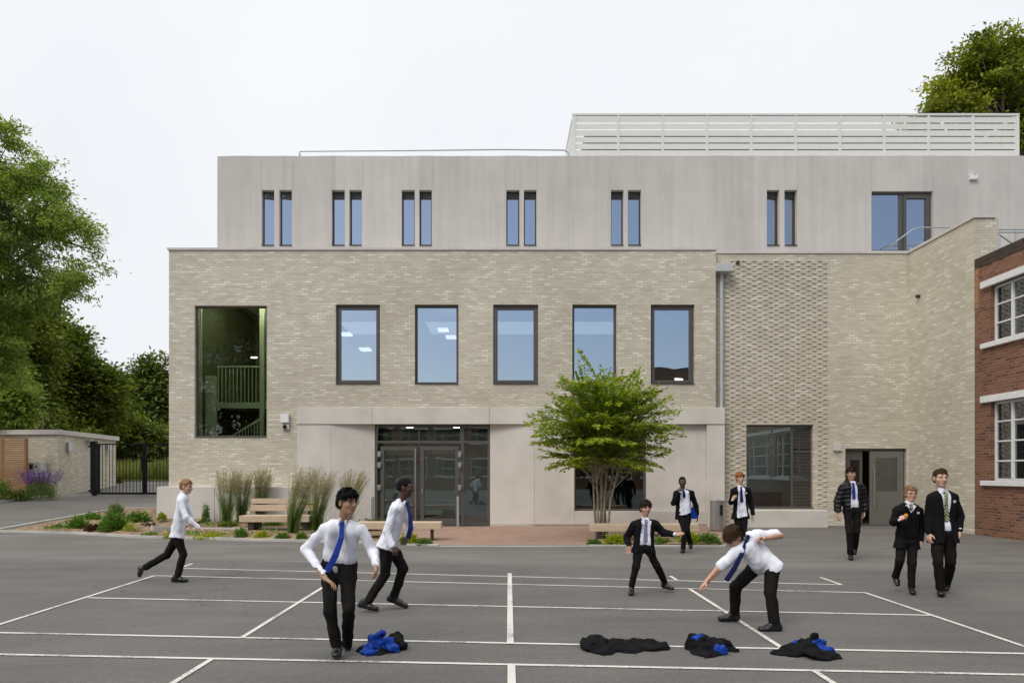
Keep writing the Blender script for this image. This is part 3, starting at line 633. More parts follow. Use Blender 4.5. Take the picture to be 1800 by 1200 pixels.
for j in range(7):
    z = lz0+0.02+j*ps; mb = MB()
    if z+0.17 > lz1+0.03: break
    mb.prism([(lx0,YL-0.03),(lx1,YL-0.03),(lx1,YL+0.03),(lx0,YL+0.03)], [z,z,z+0.05,z+0.05], [z+0.192,z+0.192,z+0.21,z+0.21])
    mb.prism([(lx0-0.03,YL+0.05),(lx0+0.02,YL+0.05),(lx0+0.02,YL+2.5),(lx0-0.03,YL+2.5)], [z,z+0.05,z+0.05,z], [z+0.16,z+0.19,z+0.19,z+0.16])
    mb.build('slat', M['louvre'], T)
MB().box(lx0+0.5, lx1-0.5, YL+0.9, YL+2.4, lz0, lz1-0.1).build('plant_unit', M['frame_dark'], T)
# roof rails
def rail(name, label, pts, posts, h, r=0.027):
    T = thing(name, label, 'railing', pts[0]); MB().tube(pts, r, 8).build('rail', M['galv'], T)
    for p in posts: MB().tube([p, (p[0], p[1], p[2]+h)], r*0.9, 8).build('post', M['galv'], T)
    return T
yr = 22.75
rail('roof_railing', 'thin metal safety rail along the flat roof edge', [(wx(530,yr),yr+0.5,UT-0.1),(wx(526,yr),yr,wz(270,yr)),(wx(528,yr),yr,wz(266,yr)),(wx(700,yr),yr,wz(265,yr)),(wx(880,yr),yr,wz(263,yr)),(wx(990,yr),yr,wz(264,yr)),(wx(999,yr),yr,wz(268,yr)),(wx(1001,yr),yr,UT-0.1)],
     [(wx(p,yr),yr,UT-0.12) for p in (552,687,832,972)], 0.31)
yr = 20.4
rail('terrace_railing', 'metal handrail on the upper terrace beside the glazed door', [(wx(1562,21.9),21.9,wz(436,21.9)),(wx(1576,21.6),21.6,wz(424,21.6)),(wx(1604,21.6),21.6,wz(404,21.6)),(wx(1618,21.6),21.6,wz(400,21.6)),(wx(1690,21.6),21.6,wz(400,21.6))],
     [(wx(1577,21.6),21.6,7.9),(wx(1601,21.6),21.6,8.0),(wx(1642,21.6),21.6,8.0)], 0.75, 0.022)
yr = 19.6
rail('terrace_railing', 'pale double metal rail above the old red brick roof', [(wx(1752,yr),yr,wz(403,yr)),(wx(1830,yr),yr,wz(403,yr)),(15.9,yr,wz(403,yr)),(15.9,yr,wz(408,yr)),(wx(1752,yr),yr,wz(408,yr)),(wx(1752,yr),yr,wz(409,yr)),(wx(1785,yr),yr,wz(432,yr))],
     [(wx(1757,yr),yr,7.3),(wx(1785,yr),yr,7.3),(15.9,yr,7.3)], 1.3, 0.022)
# fittings on the walls
def fitting(name, label, cat, parts):
    T = thing(name, label, cat, parts[0][2][0])
    for pn, mat, (a, b_), bev in parts: MB().box(a[0], b_[0], a[1], b_[1], a[2], b_[2]).build(pn, mat, T, bevel=bev)
    return T
fitting('wall_light', 'white box light fixed left of the concrete surround', 'light', [('housing', M['white'], ((wx(495,YB),YB-0.11,wz(743,YB)),(wx(509,YB),YB-0.001,wz(728,YB))), 0.01)])
T = thing('security_camera', 'small dome security camera below the white wall light', 'camera', (wx(502,YB),YB,wz(750,YB)))
mb = MB().box(wx(497,YB), wx(509,YB), YB-0.07, YB-0.001, wz(755,YB), wz(745.5,YB)); mb.build('housing', M['coping'], T, bevel=0.01)
mb = MB(); mb.tube([(wx(502,YB),YB-0.15,wz(751,YB)),(wx(502,YB),YB-0.06,wz(750,YB))], [0.05,0.07], 12); mb.build('lens', M['blackgloss'], T)
T = thing('wall_light', 'small pale box light high on the concrete upper storey', 'light', (wx(1709,YU),YU,wz(310,YU)))
MB().box(wx(1703,YU), wx(1716,YU), YU-0.10, YU-0.001, wz(317,YU), wz(308,YU)).build('housing', M['white'], T, bevel=0.01); MB().tube([(wx(1710,YU),YU-0.06,wz(308.5,YU)),(wx(1710,YU),YU-0.06,wz(304,YU))], 0.06, 10).build('sensor', M['coping'], T)
fitting('wall_light', 'small pale box light beside the open grey side door', 'light', [('housing', M['coping'], ((wx(1464,YR),YR-0.09,wz(792,YR)),(wx(1477,YR),YR-0.001,wz(780,YR))), 0.008)])
# guard rails by the entrance doors
for px, lab in ((655,'slim steel guard bar left of the entrance doors'),(805,'slim steel guard bar right of the entrance doors')):
    Yg = YC-0.22 if px > 700 else YC-0.35; T = thing('guard_bar', lab, 'bar', (wx(px,Yg), Yg, 0), 'guard bars at the entrance')
    MB().box(wx(px-2.3,Yg), wx(px+2.3,Yg), Yg-0.04, Yg+0.04, 0.006, wz(872,Yg)).build('post', M['galv'], T, bevel=0.01)
    MB().box(wx(px-1,Yg), wx(px+1,Yg), Yg+0.04, Yg+0.2, 0.35, 0.39).build('bracket', M['galv'], T)
# litter bin ----------------------------------------------------------
Yb = 19.3; T = thing('litter_bin', 'tall cylindrical stainless steel litter bin by the concrete corner', 'bin', (wx(1261,Yb), Yb, 0.006))
xc = wx(1261,Yb); zt = wz(879,Yb); R = 0.205
mb = MB(); seg = 40; V0 = 0
rows = [0.03, zt-0.42, zt-0.12, zt]
def cyl_hole():
    mb = MB(); n = len(mb.v)
    for z in rows:
        for k_ in range(seg): t = 2*math.pi*k_/seg; mb.v.append((xc+R*math.cos(t), Yb+R*math.sin(t), z))
    for j in range(3):
        for k_ in range(seg):
            t = math.degrees(2*math.pi*(k_+0.5)/seg)
            if j == 1 and 267 < t < 300: continue
            k2 = (k_+1) % seg; mb.f.append((j*seg+k_, j*seg+k2, (j+1)*seg+k2, (j+1)*seg+k_))
    mb.f.append(tuple(3*seg+k_ for k_ in range(seg))); return mb
cyl_hole().build('body', M['steel'], T, smooth=False)
mb = MB(); mb.tube([(xc,Yb,zt-0.45),(xc,Yb,zt-0.02)], 0.17, 24); mb.build('liner', M['frame_dark'], T); MB().tube([(xc,Yb,0.0),(xc,Yb,0.032)], 0.19, 24).build('foot', M['frame_dark'], T)
MB().tube([(xc+0.02,Yb,zt),(xc+0.02,Yb,zt+0.035)], 0.015, 8).build('lock', M['steel'], T)

# ================================================================== old red brick wing on the right
WX = RX+0.01; T = thing('old_school_wing', 'red brick school wing with white framed windows at right edge', 'building', (WX, 10, 0))
ywin = [(14.7, 17.6)]; y = 14.0
while y > 0: ywin.append((y-2.9, y)); y -= 3.6
zz = [(1.44, 3.46), (5.0, 6.44)]; holes = [(a, b_, c, d) for a, b_ in ywin for c, d in zz]
WT = 7.05
MB().wall(-8, YS-0.003, -0.5, WT, holes, WX, WX+0.33, 'y').build('brick_wall', M['redbrick'], T)
MB().box(WX-0.012, WX+0.32, YS-0.17, YS-0.004, 6.0, WT-0.001).build('brick_quoin', M['ochrebrick'], T)
MB().box(WX-0.015, WX+0.33, -8, YS-0.005, WT, WT+0.26).build('parapet', M['sootbrick'], T)
MB().box(WX+0.34, 24, -8, YS-0.4, 6.85, 7.0).build('roof', M['frame_dark'], T)
MB().box(WX+5, WX+5.2, -8, YS-0.4, 0, 6.85).build('interior_wall', M['interior'], T); MB().box(WX+0.34, WX+5, -8, YS-0.4, 3.9, 4.2).build('floor_slab', M['interior'], T)
MB().box(WX+0.34, WX+5, YS-0.6, YS-0.4, 0, 6.85).build('interior_wall', M['interior'], T)
for a, b_ in ywin:
    for c, d in zz:
        xx = WX+0.10; mb = MB(); fw = 0.06
        mb.box(xx, xx+0.07, a, a+fw, c, d); mb.box(xx, xx+0.07, b_-fw, b_, c, d); mb.box(xx+.001, xx+0.07, a+fw, b_-fw, d-fw, d); mb.box(xx+.001, xx+0.07, a+fw, b_-fw, c, c+fw)
        nrow = 4 if d-c > 1.8 else 3
        for k_ in range(1, nrow): zq = c+(d-c)*k_/nrow; mb.box(xx+0.012, xx+0.055, a+fw, b_-fw, zq-0.018, zq+0.018)
        for yy in (b_-0.62, a+0.62): mb.box(xx-0.012, xx+0.062, yy-0.035, yy+0.035, c+fw, d-fw)
        fr = mb.build('window', M['white'], T)
        mb = MB(); mb.quad((xx+0.035,b_-.02,c+.02),(xx+0.035,a+.02,c+.02),(xx+0.035,a+.02,d-.02),(xx+0.035,b_-.02,d-.02)); mb.build('pane', M['glass_old'], fr)
        MB().box(WX-0.10, WX+0.11, a-0.14, b_+0.27, d, d+0.17).build('lintel', M['white'], fr, bevel=0.01)
        MB().box(WX-0.10, WX+0.11, a-0.14, b_+0.27, c-0.13, c).build('sill', M['white'], fr, bevel=0.01)
# old block behind the camera (what the entrance glass mirrors)
T = thing('old_school_block', 'long red brick block across the yard mirrored in the entrance glass', 'building', (0, -26, 0))
holes = [(x, x+2.6, c, d) for x in np.arange(-17, 24, 3.4) for c, d in ((1.2, 3.0), (4.6, 6.0))]
MB().wall(-19, 26, -0.3, 7.2, holes, -26, -26.3).build('brick_wall', M['redbrick_front'], T)
MB().box(-19, 26, -36, -26.31, 7.0, 7.3).build('roof', M['frame_dark'], T); MB().box(-19, 26, -30, -29.8, 0, 7).build('interior_wall', M['dark_int'], T)
MB().prism([(14.2,-34),(30,-34),(30,-27.5),(14.2,-27.5)], 7.31, 12.3).build('tall_block', M['sootbrick'], T); MB().box(17.5,18.3,-27.49,-27.4,10.9,11.25).build('lit_window', M['lamp'], T)
for (a, b_, c, d) in holes:
    mb = MB(); mb.box(a,a+.07,-26.1,-26.03,c,d); mb.box(b_-.07,b_,-26.1,-26.03,c,d); mb.box(a+.07,b_-.07,-26.1,-26.03,d-.07,d); mb.box(a+.07,b_-.07,-26.1,-26.03,c,c+.07); mb.box(a+.7,a+.76,-26.1,-26.03,c+.07,d-.07); mb.box(a+.07,b_-.07,-26.09,-26.035,(c+d)/2-.03,(c+d)/2+.03)
    mb.box(a-.1,b_+.1,-26.1,-25.9,c-.12,c-.001); mb.box(a-.1,b_+.1,-26.1,-25.9,d+.001,d+.15); mb.build('window', M['white'], T)

# ================================================================== gate, store, fence on the left
T = thing('brick_store', 'flat roofed pale brick store beside the black gate', 'outbuilding', (-19,30,0.6))
P4 = [(-18.6,28.5),(-19.3,34),(-24,34),(-21.2,28.75)]; zs_ = 3.43
MB().prism([(-18.6,28.5),(-19.3,34),(-24,34),(-21.2,28.75)], 0.2, zs_-0.2).build('wall', None, T).data.materials.append(M['brick'])
o = T.children[0]; o.data.materials.append(M['brick_side']); 
for p in o.data.polygons:
    if abs(p.normal.x) > 0.7: p.material_index = 1
MB().prism([(-18.5,28.38),(-19.18,34.1),(-24.1,34.1),(-21.35,28.63)], zs_-0.2, zs_).build('coping', M['coping'], T, bevel=0.01)
def sidefit(name, label, y, z0, z1, w_, cat='light', mat='galv'):
    x = -18.6-0.7*(y-28.5)/5.5; T = thing(name, label, cat, (x, y, z0)); MB().box(x+0.005, x+0.14, y-w_/2, y+w_/2, z0, z1).build('housing', M[mat], T, bevel=0.01)
sidefit('wall_light', 'grey bulkhead light on the near end of the brick store', 29.3, 2.55, 2.95, 0.28)
sidefit('wall_light', 'grey bulkhead light on the store wall behind the gate bars', 33.0, 2.7, 3.05, 0.25)
T = thing('security_camera', 'tiny dark camera under the coping of the brick store', 'camera', (-18.85,31.0,3.0)); MB().box(-18.91,-18.7,30.9,31.1,3.0,3.12).build('bracket', M['galv'], T); MB().tube([(-18.72,31,3.0),(-18.72,31,2.86)],[0.09,0.05],10).build('lens', M['blackgloss'], T)
T = thing('meter_cabinet', 'white utility cabinet with small hatches behind the lavender', 'cabinet', (-19.9,28.4,1.2)); 
MB().box(wx(48,28.3), wx(75,28.3), 28.2, 28.75, wz(838,28.3), wz(812,28.3)).build('box', M['white'], T, bevel=0.01)
MB().box(wx(55,28.3), wx(61,28.3), 28.17, 28.199, wz(824,28.3), wz(815,28.3)).build('hatch', M['corten'], T); MB().box(wx(65,28.3), wx(68,28.3), 28.17, 28.199, wz(821,28.3), wz(818,28.3)).build('hatch', M['frame'], T)
T = thing('slatted_fence', 'cedar fence of horizontal slats at the left edge', 'fence', (-20,27.9,0.6))
ya = 27.7; xr = wx(46,ya); z = 0.62
k_ = 0; mb = MB()
while z < wz(770,ya): mb.box(xr-5.5, xr, ya, ya+0.03, z, z+0.062); z += 0.088
mb.build('slat_panel', M['fence'], T)
for x in (xr-0.05, xr-1.0, xr-2.8, xr-4.6): MB().box(x-0.05, x+0.05, ya+0.031, ya+0.12, 0.4, wz(770,ya)).build('post', M['fence'], T)
MB().box(xr-5.5, xr-0.99, ya-0.02, ya-0.001, 0.6, 0.7).build('rail', M['fence'], T)
# gate
Yg = 29.0; zg0 = gz(-16,Yg)+0.05; zg1 = wz(779,Yg); T = thing('metal_gate', 'tall black vertical bar double gate across the side road', 'gate', (wx(165,Yg), Yg, zg0))
def leaf(xa, xb, name):
    mb = MB(); mb.box(xa, xa+0.08, Yg-0.04, Yg+0.04, zg0, zg1); mb.box(xb-0.08, xb, Yg-0.04, Yg+0.04, zg0, zg1); mb.box(xa+.08, xb-.08, Yg-0.03, Yg+0.03, zg0, zg0+0.09); mb.box(xa+.08, xb-.08, Yg-0.025, Yg+0.025, zg1-0.06, zg1-0.01)
    x = xa+0.2
    while x < xb-0.12: mb.tube([(x,Yg,zg0+0.05),(x,Yg,zg1+0.0)], 0.0125, 6); x += 0.145
    return mb.build(name, M['black'], T)
xmid = wx(254.5,Yg)
leaf(wx(172,Yg), xmid-0.01, 'gate_leaf'); l2 = leaf(xmid+0.01, wx(254.5,Yg)+2.6, 'gate_leaf')
MB().box(wx(161,Yg), wx(169,Yg), Yg-0.1, Yg+0.1, gz(-17.4,Yg)-0.2, wz(775,Yg)).build('post', M['black'], T); MB().box(xmid+2.7, xmid+2.9, Yg-0.1, Yg+0.1, 0.4, wz(775,Yg)).build('post', M['black'], T)
mb = MB()
for z in (wz(784,Yg), wz(862,Yg)): mb.box(wx(156,Yg), wx(176,Yg), Yg-0.06, Yg-0.04+0.1, z-0.035, z+0.035)
mb.build('hinge', M['black'], T)
MB().box(xmid-0.12, xmid+0.14, Yg-0.08, Yg-0.041, zg0+0.95, zg0+1.6).build('lock_case', M['black'], l2); MB().box(xmid-0.02, xmid+0.4, Yg-0.1, Yg-0.081, zg0+1.38, zg0+1.46).build('latch', M['black'], l2)
# benches ----------------------------------------------------------------
def bench(label, x0, x1, y, ztop, th, legs, back=None):
    T = thing('bench', label, 'bench', ((x0+x1)/2, y, 0), 'timber benches in front of the building')
    MB().box(x0, x1, y, y+0.26, ztop-th, ztop).build('seat', M['oak'], T, bevel=0.008)
    MB().box(x0+0.005, x1-0.01, y+0.275, y+0.53, ztop-th, ztop-0.003).build('seat', M['oak'], T, bevel=0.008)
    for lx in legs: MB().box(lx[0], lx[1], y+0.06, y+0.48, 0.0, ztop-th-0.001).build('leg', M['corten'], T)
    if back:
        for z0, z1 in back: MB().box(x0+0.09, x1+0.12, y+0.60, y+0.66, z0, z1).build('backrest', M['oak'], T, bevel=0.008)
        for lx in legs: MB().box(lx[0], lx[1], y+0.661, y+0.70, 0.0, back[-1][1]-0.05).build('back_support', M['corten'], T)
        MB().box(x0-0.0, x0+0.1, y+0.54, y+0.62, ztop+0.02, ztop+0.08).build('armrest', M['oak'], T, bevel=0.005)
Y1 = 18.0
bench('timber bench with two plank backrest among the tall grasses', wx(420,Y1), wx(543,Y1), Y1, wz(906,Y1), 0.17, ((wx(434,Y1),wx(444,Y1)),(wx(528,Y1),wx(538,Y1))), back=((0.60,0.77),(0.80,0.94)))
Y1 = 16.4
bench('backless timber bench before the glass entrance, behind the running boys', wx(622,Y1), wx(775,Y1), Y1, wz(918,Y1), 0.165, ((wx(640,Y1),wx(643,Y1)),(wx(756,Y1),wx(759,Y1))))
Y1 = 16.1
bench('backless timber bench under the small multi stem tree', wx(1039,Y1), wx(1229,Y1), Y1, wz(921.5,Y1), 0.165, ((wx(1055,Y1),wx(1058,Y1)),(wx(1205,Y1),wx(1208,Y1))))
# ================================================================== vegetation
def unit(a): return a/np.maximum(np.linalg.norm(a, axis=-1, keepdims=True), 1e-9)
def leaves_mesh(name, pos, dirs, nrm, L, W, tone, mat, parent=None, fold=0.12):
    n = len(pos); L = np.broadcast_to(L, n)[:, None]; W = np.broadcast_to(W, n)[:, None]
    d = unit(dirs); s = unit(np.cross(d, nrm)); nn = np.cross(s, d)
    V = np.empty((n, 4, 3), np.float32)
    V[:, 0] = pos; V[:, 1] = pos+d*L*0.45+s*W*0.5+nn*L*fold; V[:, 2] = pos+d*L; V[:, 3] = pos+d*L*0.45-s*W*0.5+nn*L*fold
    me = np_mesh(name, V.reshape(-1, 3), np.arange(n*4, dtype=np.int32).reshape(-1, 4))
    at = me.attributes.new('tone', 'FLOAT', 'FACE'); at.data.foreach_set('value', np.clip(tone, 0, 1).astype(np.float32))
    return link(name, me, mat, parent)
def blob_leaves(cent, out, per, spread, L, W, tone_c, droop=0.2, flat=0.75, tvar=0.18):
    n = len(cent)*per; c = np.repeat(cent, per, 0); o = np.repeat(out, per, 0)
    g = rng.normal(size=(n, 3)); sp = np.asarray(spread)
    pos = c+g*sp
    d = rng.normal(size=(n, 3)); d[:, 2] *= 0.4; d += o*0.9; d[:, 2] -= droop
    nr = rng.normal(size=(n, 3))*(1-flat)+np.array([0, 0, flat])+o*0.25
    t = np.repeat(tone_c, per)+rng.normal(size=n)*tvar
    return pos, d, nr, L*rng.uniform(0.7, 1.25, n), W*rng.uniform(0.7, 1.2, n), t
def lobe(px, py, Y, rx, rz, ry=None):
    s = Y/F; return (wx(px, Y), Y, wz(py, Y), rx*s, (ry if ry else (rx+rz)/2*s), rz*s)
def tree(name, label, base, lobes, ncl, per, leafL, leafW, spread, mat, trunk_r, trunk_top, bark='bark', group=None, gap=0.35, limbs=16, droop=0.2, nlo=1.3, cat='tree', flat=0.7, seed=1):
    global rng; rng = np.random.default_rng(seed); random.seed(seed)
    T = thing(name, label, cat, base, group)
    lb = np.array(lobes); vol = lb[:, 3]*lb[:, 4]*lb[:, 5]; vol = vol**0.75; pr_ = vol/vol.sum()
    idx = rng.choice(len(lb), ncl*3, p=pr_); u = unit(rng.normal(size=(ncl*3, 3))); r = rng.uniform(0, 1, ncl*3)**0.42
    jag = 1+0.20*np.sin(u[:, 0]*5+idx)+0.18*np.sin(u[:, 2]*7+idx*2)+0.12*np.sin(u[:, 1]*9)
    P_ = lb[idx, :3]+u*lb[idx, 3:]*(r*jag)[:, None]
    nz = np.sin(P_[:, 0]*nlo+1)*np.sin(P_[:, 1]*nlo*1.1+2)*np.sin(P_[:, 2]*nlo*1.4)+0.5*np.sin(P_[:, 0]*nlo*2.7)*np.sin(P_[:, 2]*nlo*2.3+1)
    keep = nz > np.quantile(nz, gap*0.9); P_ = P_[keep][:ncl]; u = u[keep][:ncl]
    tone = 0.42+0.25*np.sin(P_[:, 0]*1.1+P_[:, 2]*0.8)*np.sin(P_[:, 1]+0.5)+rng.normal(size=len(P_))*0.2
    leaves_mesh('crown', *blob_leaves(P_, u, per, spread, leafL, leafW, tone, droop, flat), mat=M[mat], parent=T)
    b = Vector(base); top = Vector(trunk_top); mb = MB()
    pts = [b.lerp(top, t)+Vector((random.uniform(-1, 1), random.uniform(-1, 1), 0))*trunk_r*0.4*(0 < t < 1) for t in np.linspace(0, 1, 7)]
    mb.tube(pts, [trunk_r*(1.35 if i == 0 else 1-0.10*i) for i in range(7)], 10); mb.build('trunk', M[bark], T, smooth=True)
    mb = MB(); sel = rng.choice(len(P_), min(limbs*5, len(P_)), replace=False)
    for k_, i in enumerate(sel):
        e = Vector(P_[i]); s = b.lerp(top, random.uniform(0.45, 1.0)); mid = s.lerp(e, 0.5)+Vector((0, 0, (e-s).length*0.12))+Vector((random.uniform(-.2, .2),)*3)
        big = k_ < limbs; r0 = trunk_r*(0.42 if big else 0.14)
        if not big:
            j = sel[k_ % limbs]; e0 = Vector(P_[j]); s0 = b.lerp(top, 0.7); s = s0.lerp(e0, random.uniform(0.4, 0.8)); mid = s.lerp(e, 0.5)
        q = [s, s.lerp(mid, .5), mid, mid.lerp(e, .5), e]; mb.tube(q, [r0, r0*.8, r0*.6, r0*.4, r0*.15], 6, cap=False)
    mb.build('limbs', M[bark], T, smooth=True)
    return T
TG = 'big trees behind the left boundary'
tree('ash_tree', 'tall feathery light green tree overhanging from the left edge', (-21.5,24,0.4),
     [lobe(0,300,23,45,70),lobe(74,320,23,44,40),lobe(40,400,23,85,70),lobe(125,420,22.5,42,48),lobe(145,485,22,46,26),lobe(-60,430,24,130,170),lobe(40,500,23,90,45),lobe(-20,560,24,70,60),lobe(100,380,23,45,40),lobe(-50,620,24,90,80),lobe(165,475,22,26,13),lobe(160,515,22,26,10),lobe(20,240,23,28,30),lobe(118,515,22,35,14)],
     1350, 56, 0.16, 0.055, (0.19,0.19,0.09), 'leaf_ash', 0.32, (-19.5,23.5,10), gap=0.55, limbs=12, droop=0.4, seed=31, flat=0.6, nlo=1.9)
tree('chestnut_tree', 'dark rounded broadleaf tree rising behind the brick store', (-26,41,1.0),
     [lobe(120,690,40,72,80),lobe(80,600,40,50,50),lobe(170,665,40,30,32),lobe(165,720,40,42,60),lobe(60,680,41,90,90),lobe(115,610,40,38,30)],
     1350, 46, 0.34, 0.17, (0.42,0.42,0.24), 'leaf_dark', 0.4, (-26,41,8), gap=0.22, limbs=14, seed=12, nlo=0.9)
tree('chestnut_tree', 'very dark tree filling the gap behind the feathery tree', (-24,33,0.8),
     [lobe(10,640,33,75,100),lobe(50,590,34,48,60),lobe(-60,600,33,110,140),lobe(40,720,33,50,50)],
     1050, 42, 0.28, 0.14, (0.4,0.4,0.22), 'leaf_dark', 0.35, (-25,33,7), gap=0.2, limbs=12, seed=13, nlo=1.0)
tree('young_tree', 'lighter green young tree above the cedar fence', (-20.8,30.5,0.7),
     [lobe(15,710,29.5,38,50),lobe(40,725,29.5,24,32),lobe(-10,670,29.5,40,40),lobe(148,748,35.5,9,9)],
     420, 36, 0.2, 0.11, (0.26,0.26,0.12), 'leaf_ash', 0.12, (-20.6,30.5,4.2), gap=0.25, limbs=10, seed=14)
tree('woodland_tree', 'far round green tree filling the gap beside the building corner', (-33,62,1.5),
     [lobe(252,700,60,45,52),lobe(285,690,60,40,48),lobe(225,740,58,34,45),lobe(260,760,60,55,55),lobe(250,660,60,20,18)],
     1250, 40, 0.42, 0.24, (0.5,0.5,0.3), 'leaf_far', 0.4, (-33,62,8), gap=0.2, limbs=14, seed=15, nlo=0.7)
tree('woodland_tree', 'low dark tree seen through the top of the black gate', (-28,50,1.4),
     [lobe(225,775,50,50,38),lobe(285,785,50,45,32),lobe(200,740,48,25,30),lobe(120,770,48,60,40)],
     800, 40, 0.36, 0.2, (0.45,0.45,0.26), 'leaf_dark', 0.3, (-28,50,4), gap=0.12, limbs=10, seed=16, nlo=0.8)
tree('conker_tree', 'large tree crown rising above the white roof louvres at right', (24.5,34,0),
     [lobe(1745,122,33,58,60),lobe(1700,150,33,55,55),lobe(1658,180,33,42,34),lobe(1640,205,33,30,24),lobe(1800,160,34,62,78),lobe(1768,72,33,36,22),lobe(1740,240,34,110,60),lobe(1850,200,34,100,105),lobe(1715,90,33,20,22)],
     1250, 46, 0.21, 0.12, (0.24,0.24,0.10), 'leaf_right', 0.45, (25,34,19), gap=0.50, limbs=30, seed=17, nlo=1.6, flat=0.6)
tree('lime_tree', 'big tree across the yard mirrored in the stairwell glass', (-26,-22,0), [(-26,-22,12,6,6,6.5),(-27,-23,4,9,4,4),(-38,-22,6,8,4,6),(-17,-25,3,5,3,3),(-21,-22,9,4.5,4,4.5),(-31,-20,9,4,4,5),(-26,-22,17,3.5,3.5,3.5)],
     900, 34, 0.5, 0.3, (0.6,0.6,0.4), 'leaf_dark', 0.45, (-26,-22,12), gap=0.2, limbs=8, seed=18, nlo=0.6)
# ---- the small multi-stem tree in front of the building
def multistem():
    global rng; rng = np.random.default_rng(21); random.seed(21)
    Y0 = 17.0; bx = wx(1060, Y0); s = Y0/F
    T = thing('multi_stem_tree', 'small bright green multi stem tree behind the backless bench', 'tree', (bx, Y0, 0.03))
    tips = []; starts = []
    stems = [(1046,835),(1056,700),(1080,690),(1038,700),(1100,760),(1024,640)]
    base = [(1052,0.0),(1056,.05),(1060,-.05),(1066,0.04),(1064,-.06),(1050,.07),(1068,0.0),(1055,0.02)]
    mb_all = []; stem_pts = []
    for (tx, ty), (b0, dy) in zip(stems, base):
        dyt = random.uniform(-0.5, 0.5); zt_ = wz(ty, Y0) if ty < 800 else wz(ty-90, Y0); x1 = wx(tx, Y0)+(0 if ty < 800 else (tx-1060)*s*0.5)
        p0 = Vector((wx(b0, Y0), Y0+dy, 0.0)); p3 = Vector((x1, Y0+dyt, zt_)); p1 = p0.lerp(p3, 0.33)+Vector((-(x1-p0.x)*0.12, 0, 0.1)); p2 = p0.lerp(p3, 0.66)+Vector((random.uniform(-.06, .06), 0, 0))
        pts = [p0, p0.lerp(p1, .5)+Vector((random.uniform(-.02, .02), 0, 0)), p1, p1.lerp(p2, .5)+Vector((random.uniform(-.03, .03), 0, 0)), p2, p2.lerp(p3, .5), p3]
        MB().tube(pts, [0.040,0.030,0.024,0.020,0.016,0.012,0.006], 8).build('trunk', M['bark_pale'], T, smooth=True); stem_pts.append(pts)
    br = MB(); P_ = []; D_ = []; N_ = []; TN = []
    # low forks seen beneath the crown
    for (ax, ay, cx_, cy_) in ((1058,880,1035,840),(1066,870,1110,825),(1060,860,1028,815),(1070,880,1092,815),(1062,895,1080,820)):
        br.tube([(wx(ax,Y0),Y0,wz(ay,Y0)),(wx((ax+cx_)/2+2,Y0),Y0,wz((ay+cy_)/2,Y0)),(wx(cx_,Y0),Y0,wz(cy_,Y0)),(wx(cx_+(cx_-ax)*1.2,Y0),Y0,wz(cy_-60,Y0))], [0.018,0.015,0.012,0.006], 6)
    C = Vector((wx(1063, Y0), Y0, wz(748, Y0))); nb = 230
    special = [((1018,618),0),((1022,640),0.1),((1012,660),-.2),((1062,648),.1),((930,748),-.1),((950,720),.3),((960,770),-.3),((975,800),.1),((990,825),-.2),((1205,765),.1),((1190,722),-.2),((1165,705),.2),((1180,770),.3),((1150,690),0),((1100,668),.2),((1120,655),-.2),((968,690),.2),((985,672),-.3),((1165,800),0),((1148,815),.1)]
    ends = [Vector((wx(p[0], Y0), Y0+d, wz(p[1], Y0))) for p, d in special]
    for i in range(nb):
        ph = random.uniform(0, 2*math.pi); el = math.asin(random.uniform(-0.72, 0.97)); rr = random.choice((0.62, 0.8, 0.95, 1.05, 1.12))*random.uniform(0.93, 1.05)
        low = el < -0.15
        ends.append(C+Vector((math.cos(ph)*math.cos(el)*1.72*rr*(0.92 if el > 0.6 else 1), math.sin(ph)*math.cos(el)*1.45*rr, math.sin(el)*(1.36 if el > 0 else 1.5)*rr)))
    for e in ends:
        st = random.choice(stem_pts); q = random.uniform(0.45, 0.95); k_ = min(5, int(q*6)); s0 = st[k_].lerp(st[k_+1], q*6-k_)
        if s0.z > e.z-0.1:
            zt2 = max(1.75, e.z-0.25); q2 = min(st, key=lambda v: abs(v.z-zt2)); s0 = Vector((q2.x, q2.y, zt2))
        m_ = s0.lerp(e, 0.55)+Vector((0, 0, (e-s0).length*0.10)); pts = [s0, s0.lerp(m_, .5)+Vector((0,0,.03)), m_, m_.lerp(e, .5)+Vector((0,0,.02)), e]
        br.tube(pts, [0.010,0.008,0.006,0.004,0.002], 5, cap=False)
        tn = random.gauss(0.5, 0.16); Lb = (e-s0).length; nl = int(72*min(1.3, Lb/1.1))
        for j in range(nl):
            t = 0.22+0.78*(j+random.random())/nl; x = t*4; kk = min(3, int(x)); p = pts[kk].lerp(pts[kk+1], x-kk); d = (pts[kk+1]-pts[kk]).normalized()
            side = d.cross(Vector((0,0,1))).normalized()*(1 if j % 2 else -1); w_ = 0.16*(1-abs(t-0.62)*1.3)+0.02; o = random.uniform(0, w_)
            pp = p+side*o+d*o*0.6+Vector((0,0,random.gauss(0, 0.025)))
            P_.append(pp); D_.append(d*0.75+side*0.8+Vector((0,0,random.uniform(-.5,.15)))); N_.append(Vector((random.gauss(0,.35),random.gauss(0,.35),1))); TN.append(tn+0.18*t-0.09+random.gauss(0, 0.15))
    br.build('branches', M['bark_pale'], T, smooth=True)
    n = len(P_); leaves_mesh('crown', np.array(P_), np.array(D_), np.array(N_), 0.115*rng.uniform(.6,1.25,n), 0.066*rng.uniform(.8,1.2,n), np.array(TN), M['leaf_small'], T)
multistem()
